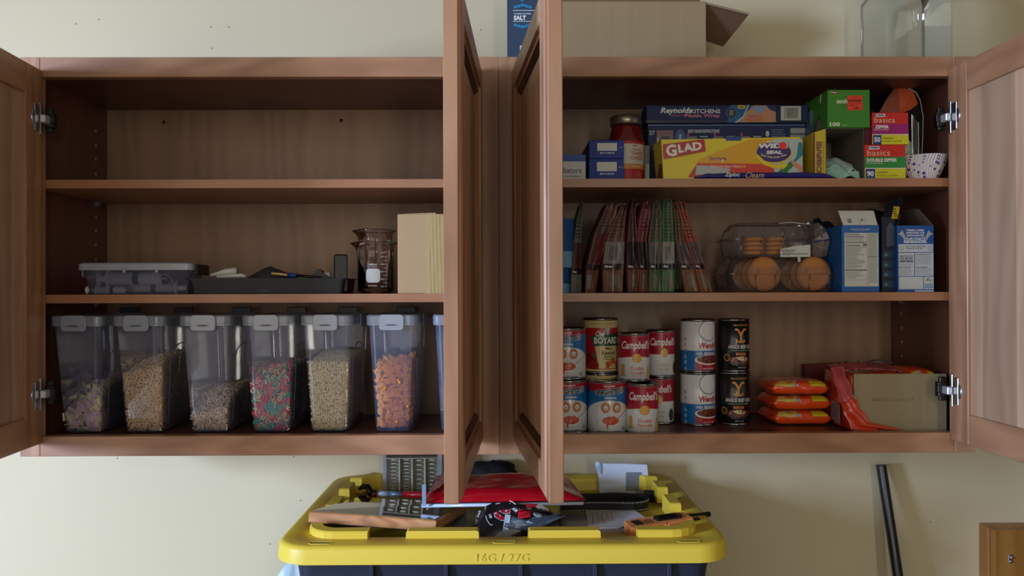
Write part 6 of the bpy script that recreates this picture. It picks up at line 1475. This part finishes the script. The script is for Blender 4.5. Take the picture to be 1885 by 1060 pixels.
for a, c_ in zip(path[:24], path[1:25]):
    d = c_-a; nst = max(1, int(d.length/.0036)); dn = d.normalized(); nn = Vector((dn.y, -dn.x, 0))*.0014
    for k in range(nst):
        p = a.lerp(c_, (k+.3)/nst)+nn
        for z in (zl0+.0026, zl0+hw_-.003):
            o_ = p+Vector((0, 0, z)); st.loft([[o_-Vector((0, 0, .0007)), o_+dn*.0018-Vector((0, 0, .0007)), o_+dn*.0018+Vector((0, 0, .0007)), o_+Vector((0, 0, .0007))], [q_+nn*.3 for q_ in (o_-Vector((0, 0, .0007)), o_+dn*.0018-Vector((0, 0, .0007)), o_+dn*.0018+Vector((0, 0, .0007)), o_+Vector((0, 0, .0007)))]])
s_ = st.build('stitching', mat((235, 238, 238), .6), t); s_['kind'] = 'stuff'
yq = cy0+.073; xq0, xq1 = PX(1186, yq, 915), PX(1210, yq, 915)
tag(B().box(xq0, xq1, yq, yq+.006, ZL, PZ(903, yq, 1200), .001).build('black_strap', WEB), 'short black strap end standing right behind the looped leash', 'strap')
# ---- envelope standing at the back
y = .215; T_ = lambda px, py: at(px, py, y)
zb_ = ZL+.0005
t = thing('paper_envelope', 'torn white envelope with a speckled grey window standing behind the leash', 'envelope', (0, 0, 0))
out = [(1104, 915), (1102, 880), (1100, 868), (1096, 856), (1097, 849), (1101, 850), (1105, 853), (1140, 853), (1191, 855), (1193, 875), (1195, 915)]
b = B(); pts = [(T_(*p).x, max(zb_, T_(*p).z)) for p in out]; pts[0] = (pts[0][0], zb_); pts[-1] = (pts[-1][0], zb_); b.prism(pts, y, y+.0015)
b.build('paper', mat((206, 216, 232), .7), t)
b = B(); pts = rrect(T_(1152, 880).x, T_(1182, 880).x, zb_+.004, T_(1150, 869).z, .003, 3); b.prism(pts, y-.0003, y)
b.build('speckled_window', mat((128, 136, 148), .5, var=.75, scale=420, name='speckle'), t)
b = B(); b.prism([(T_(1099, 858).x, T_(1099, 860).z), (T_(1104, 853).x, T_(1104, 851).z), (T_(1104, 853).x+.002, T_(1104, 858).z), (T_(1105, 870).x, T_(1105, 872).z)], y-.004, y-.002); b.build('torn_edge', mat((150, 186, 226), .5), t)
# ---- printed papers
t = thing('printed_papers', 'printed white leaflet lying open on the lid under the leash', 'paper', (0, 0, 0))
pp = [zat(1084, 973, ZL+.002), zat(1140, 972, ZL+.002), zat(1188, 953, ZL+.010), zat(1165, 938, ZL+.004), zat(1078, 942, ZL+.002)]
b = B(); b.loft([pp, [p+Vector((0, 0, .0012)) for p in pp]]); b.build('sheet', mat((214, 210, 206), .75), t)
plate('lower_sheet', [zat(1086, 979, ZL+.0006), zat(1150, 981, ZL+.0006), zat(1180, 962, ZL+.0006), zat(1090, 962, ZL+.0006)], .0005, mat((176, 160, 148), .8), t)
pr = Print(.7)
b = B()
for k in range(9):
    a0, a1 = zat(1090+8.5*k, 943, ZL+.0036), zat(1092+8.5*k+1.5*k*.4, 968-2.4*k-(6 if k % 2 else 0), ZL+.0038)
    n1 = Vector((.0006, 0, 0)); b.sheet(lambda u, v: a0.lerp(a1, v)+n1*u+Vector((0, 0, .0004)), 1, 3)
l_ = b.build('text_lines', mat((96, 92, 96), .7), t); l_['kind'] = 'stuff'
# ---- walkie-talkie
OR = mat((246, 160, 92), .4, name='orange_plastic')
P0 = zat(1156, 984, ZL+.010); P1 = zat(1270, 966, ZL+.016); ax = (P1-P0).normalized()
t = thing('two_way_radio', 'orange two-way radio with a black antenna lying on the tote lid', 'radio', P0); t.rotation_euler = (0, -math.asin(ax.z), math.atan2(ax.y, ax.x))
L_ = (P1-P0).length; D2 = .024
b = B(); b.prismz([(0, -.012), (.004, -.016), (.030, -.016), (.034, -.0135), (L_*.55, -.0135), (L_*.58, -.016), (L_, -.014), (L_+.004, -.008), (L_+.004, .026), (L_-.004, .032), (.020, .032), (.004, .026)], -.008, .016)
bmesh.ops.bevel(b.bm, geom=list(b.bm.edges), offset=.0022, segments=2, affect='EDGES'); b.build('body', OR, t)
b = B(); b.prismz([(L_*.48, -.002), (L_*.85, -.004), (L_*.92, .008), (L_*.86, .024), (L_*.52, .024), (L_*.46, .012)], .0161, .0185); b.build('screen_bezel', mat((22, 22, 26), .35), t)
B().box(L_*.56, L_*.80, .002, .019, .0186, .0195).build('screen', mat((10, 11, 14), .08, coat=1), t)
B().box(.014, .030, -.006, .018, .0161, .018, .001).build('keypad', mat((20, 24, 30), .4), t)
for k in range(3): B().box(.036+.001*k, .052, -.004+.008*k, -.001+.008*k, .0161, .0168, .0003).build('speaker_slot', mat((40, 26, 18), .7), t)
B().box(.030, .046, -.0185, -.0158, -.005, .009, .001).build('talk_button', mat((18, 22, 32), .4), t)
pr = Print(.4); pr.text('PTT', 0, 0, .004, (160, 190, 220), bold=.04); pr.build('button_mark', t, ((.038, -.0186, .002), (1, 0, 0), (0, 0, 1)))
B().box(L_*.60, L_*.80, -.0175, -.0155, -.002, .008, .0008).build('side_key', mat((56, 50, 48), .5), t)
b = B(); b.lathe([(.0001, 0), (.0075, 0), (.0082, .002), (.0082, .012), (.007, .014), (.0001, .014)], 16, M=Matrix.Translation((L_+.004, -.002, .004)) @ Matrix.Rotation(R(90), 4, 'Y')); b.build('knob', mat((24, 30, 40), .4), t)
b = B(); b.lathe([(.0001, 0), (.0055, 0), (.0052, .02), (.0046, .052), (.0001, .053)], 16, M=Matrix.Translation((L_+.002, .020, .007)) @ Matrix.Rotation(R(90), 4, 'Y')); b.build('antenna', mat((16, 17, 20), .4), t)
# ---- pole, pale bag, low wooden cabinet
pt = at(1622, 856, .272); pb = at(1653, 1062, .225); d = (pb-pt); k = (FLOORZ-pt.z)/d.z; pe = pt+d*k; pe.z += .004
t = thing('black_pole', 'slim black metal tube leaning against the wall right of the tote', 'pole', (0, 0, 0))
b = B(); b.tube([pt, pe], .0112, 20, cap=False); b.build('tube', mat((16, 17, 24), .35, coat=.4), t)
dn = d.normalized(); b = B(); b.tube([pt-dn*.001, pt+dn*.002, pt+dn*.0021, pt+dn*.0009], [.0113, .0117, .0098, .0096], 20, cap=False); b.tube([pt+dn*.004, pt+dn*.0045], .0095, 20); b.build('open_end', mat((60, 60, 62), .5), t)
ys = .02
b = B(); xa, xb = PX(488, ys, 1050), PX(565, ys, 1050); zt = PZ(1030, ys, 540)
b.sheet(lambda u, v: Vector((xa+(xb-xa)*u, ys+.05*v+.006*math.sin(u*9+v*4), FLOORZ+.002+(zt-FLOORZ)*(1-.25*(1-u)**2.2)*math.sin(math.pi*v)**.45+.004*noise.noise(Vector((u*8, v*14, 1)))*math.sin(math.pi*v))), 26, 30)
tag(b.build('pale_bag', mat((186, 214, 232), .3, coat=.5, bump=.5, scale=50, name='pale_film'), None, .0012), 'pale blue plastic bag standing on the floor left of the tote', 'bag')
yw = WALLY-.035; xw = PX(1819, yw, 1000); zw = PZ(970, yw, 1850)
t = thing('low_cabinet', 'honey-coloured wooden cabinet corner with an empty knob fixing, far right', 'cabinet', (xw, yw, FLOORZ)); HO = {a: wood('honey_wood_'+a, (138, 92, 36), (176, 124, 58), a, .7, .4) for a in 'xz'}
B().box(0, .35, 0, WALLY-yw-.001, .001, zw-FLOORZ, .002).build('body', HO['z'], t)
B().box(.003, .347, -.018, -.0002, .02, zw-FLOORZ-.0015, .0025, 2).build('front', HO['z'], t)
def w2(px, py): p = at(px, py, yw-.018); return p.x-xw, p.z-FLOORZ
for py in (1003, 1051):
    x_, z_2 = w2(1858, py); b = B(); b.lathe([(.0001, -.0003), (.0022, -.0003), (.0026, .0002)], 10, M=Matrix.Translation((x_, -.0181, z_2)) @ Matrix.Rotation(R(90), 4, 'X')); b.build('screw_hole', mat((30, 20, 10), .8), t)
x_, z_2 = w2(1859, 1028)
b = B(); b.box(x_-.004, x_+.004, -.0205, -.018, z_2-.010, z_2+.010, .0006); b.lathe([(.0001, .004), (.0028, .004), (.003, 0)], 10, M=Matrix.Translation((x_+.001, -.021, z_2+.004)) @ Matrix.Rotation(R(90), 4, 'X')); b.lathe([(.0001, .003), (.0022, .003), (.0026, 0)], 10, M=Matrix.Translation((x_-.001, -.021, z_2-.005)) @ Matrix.Rotation(R(90), 4, 'X')); b.build('knob_fixing', STEEL, t)
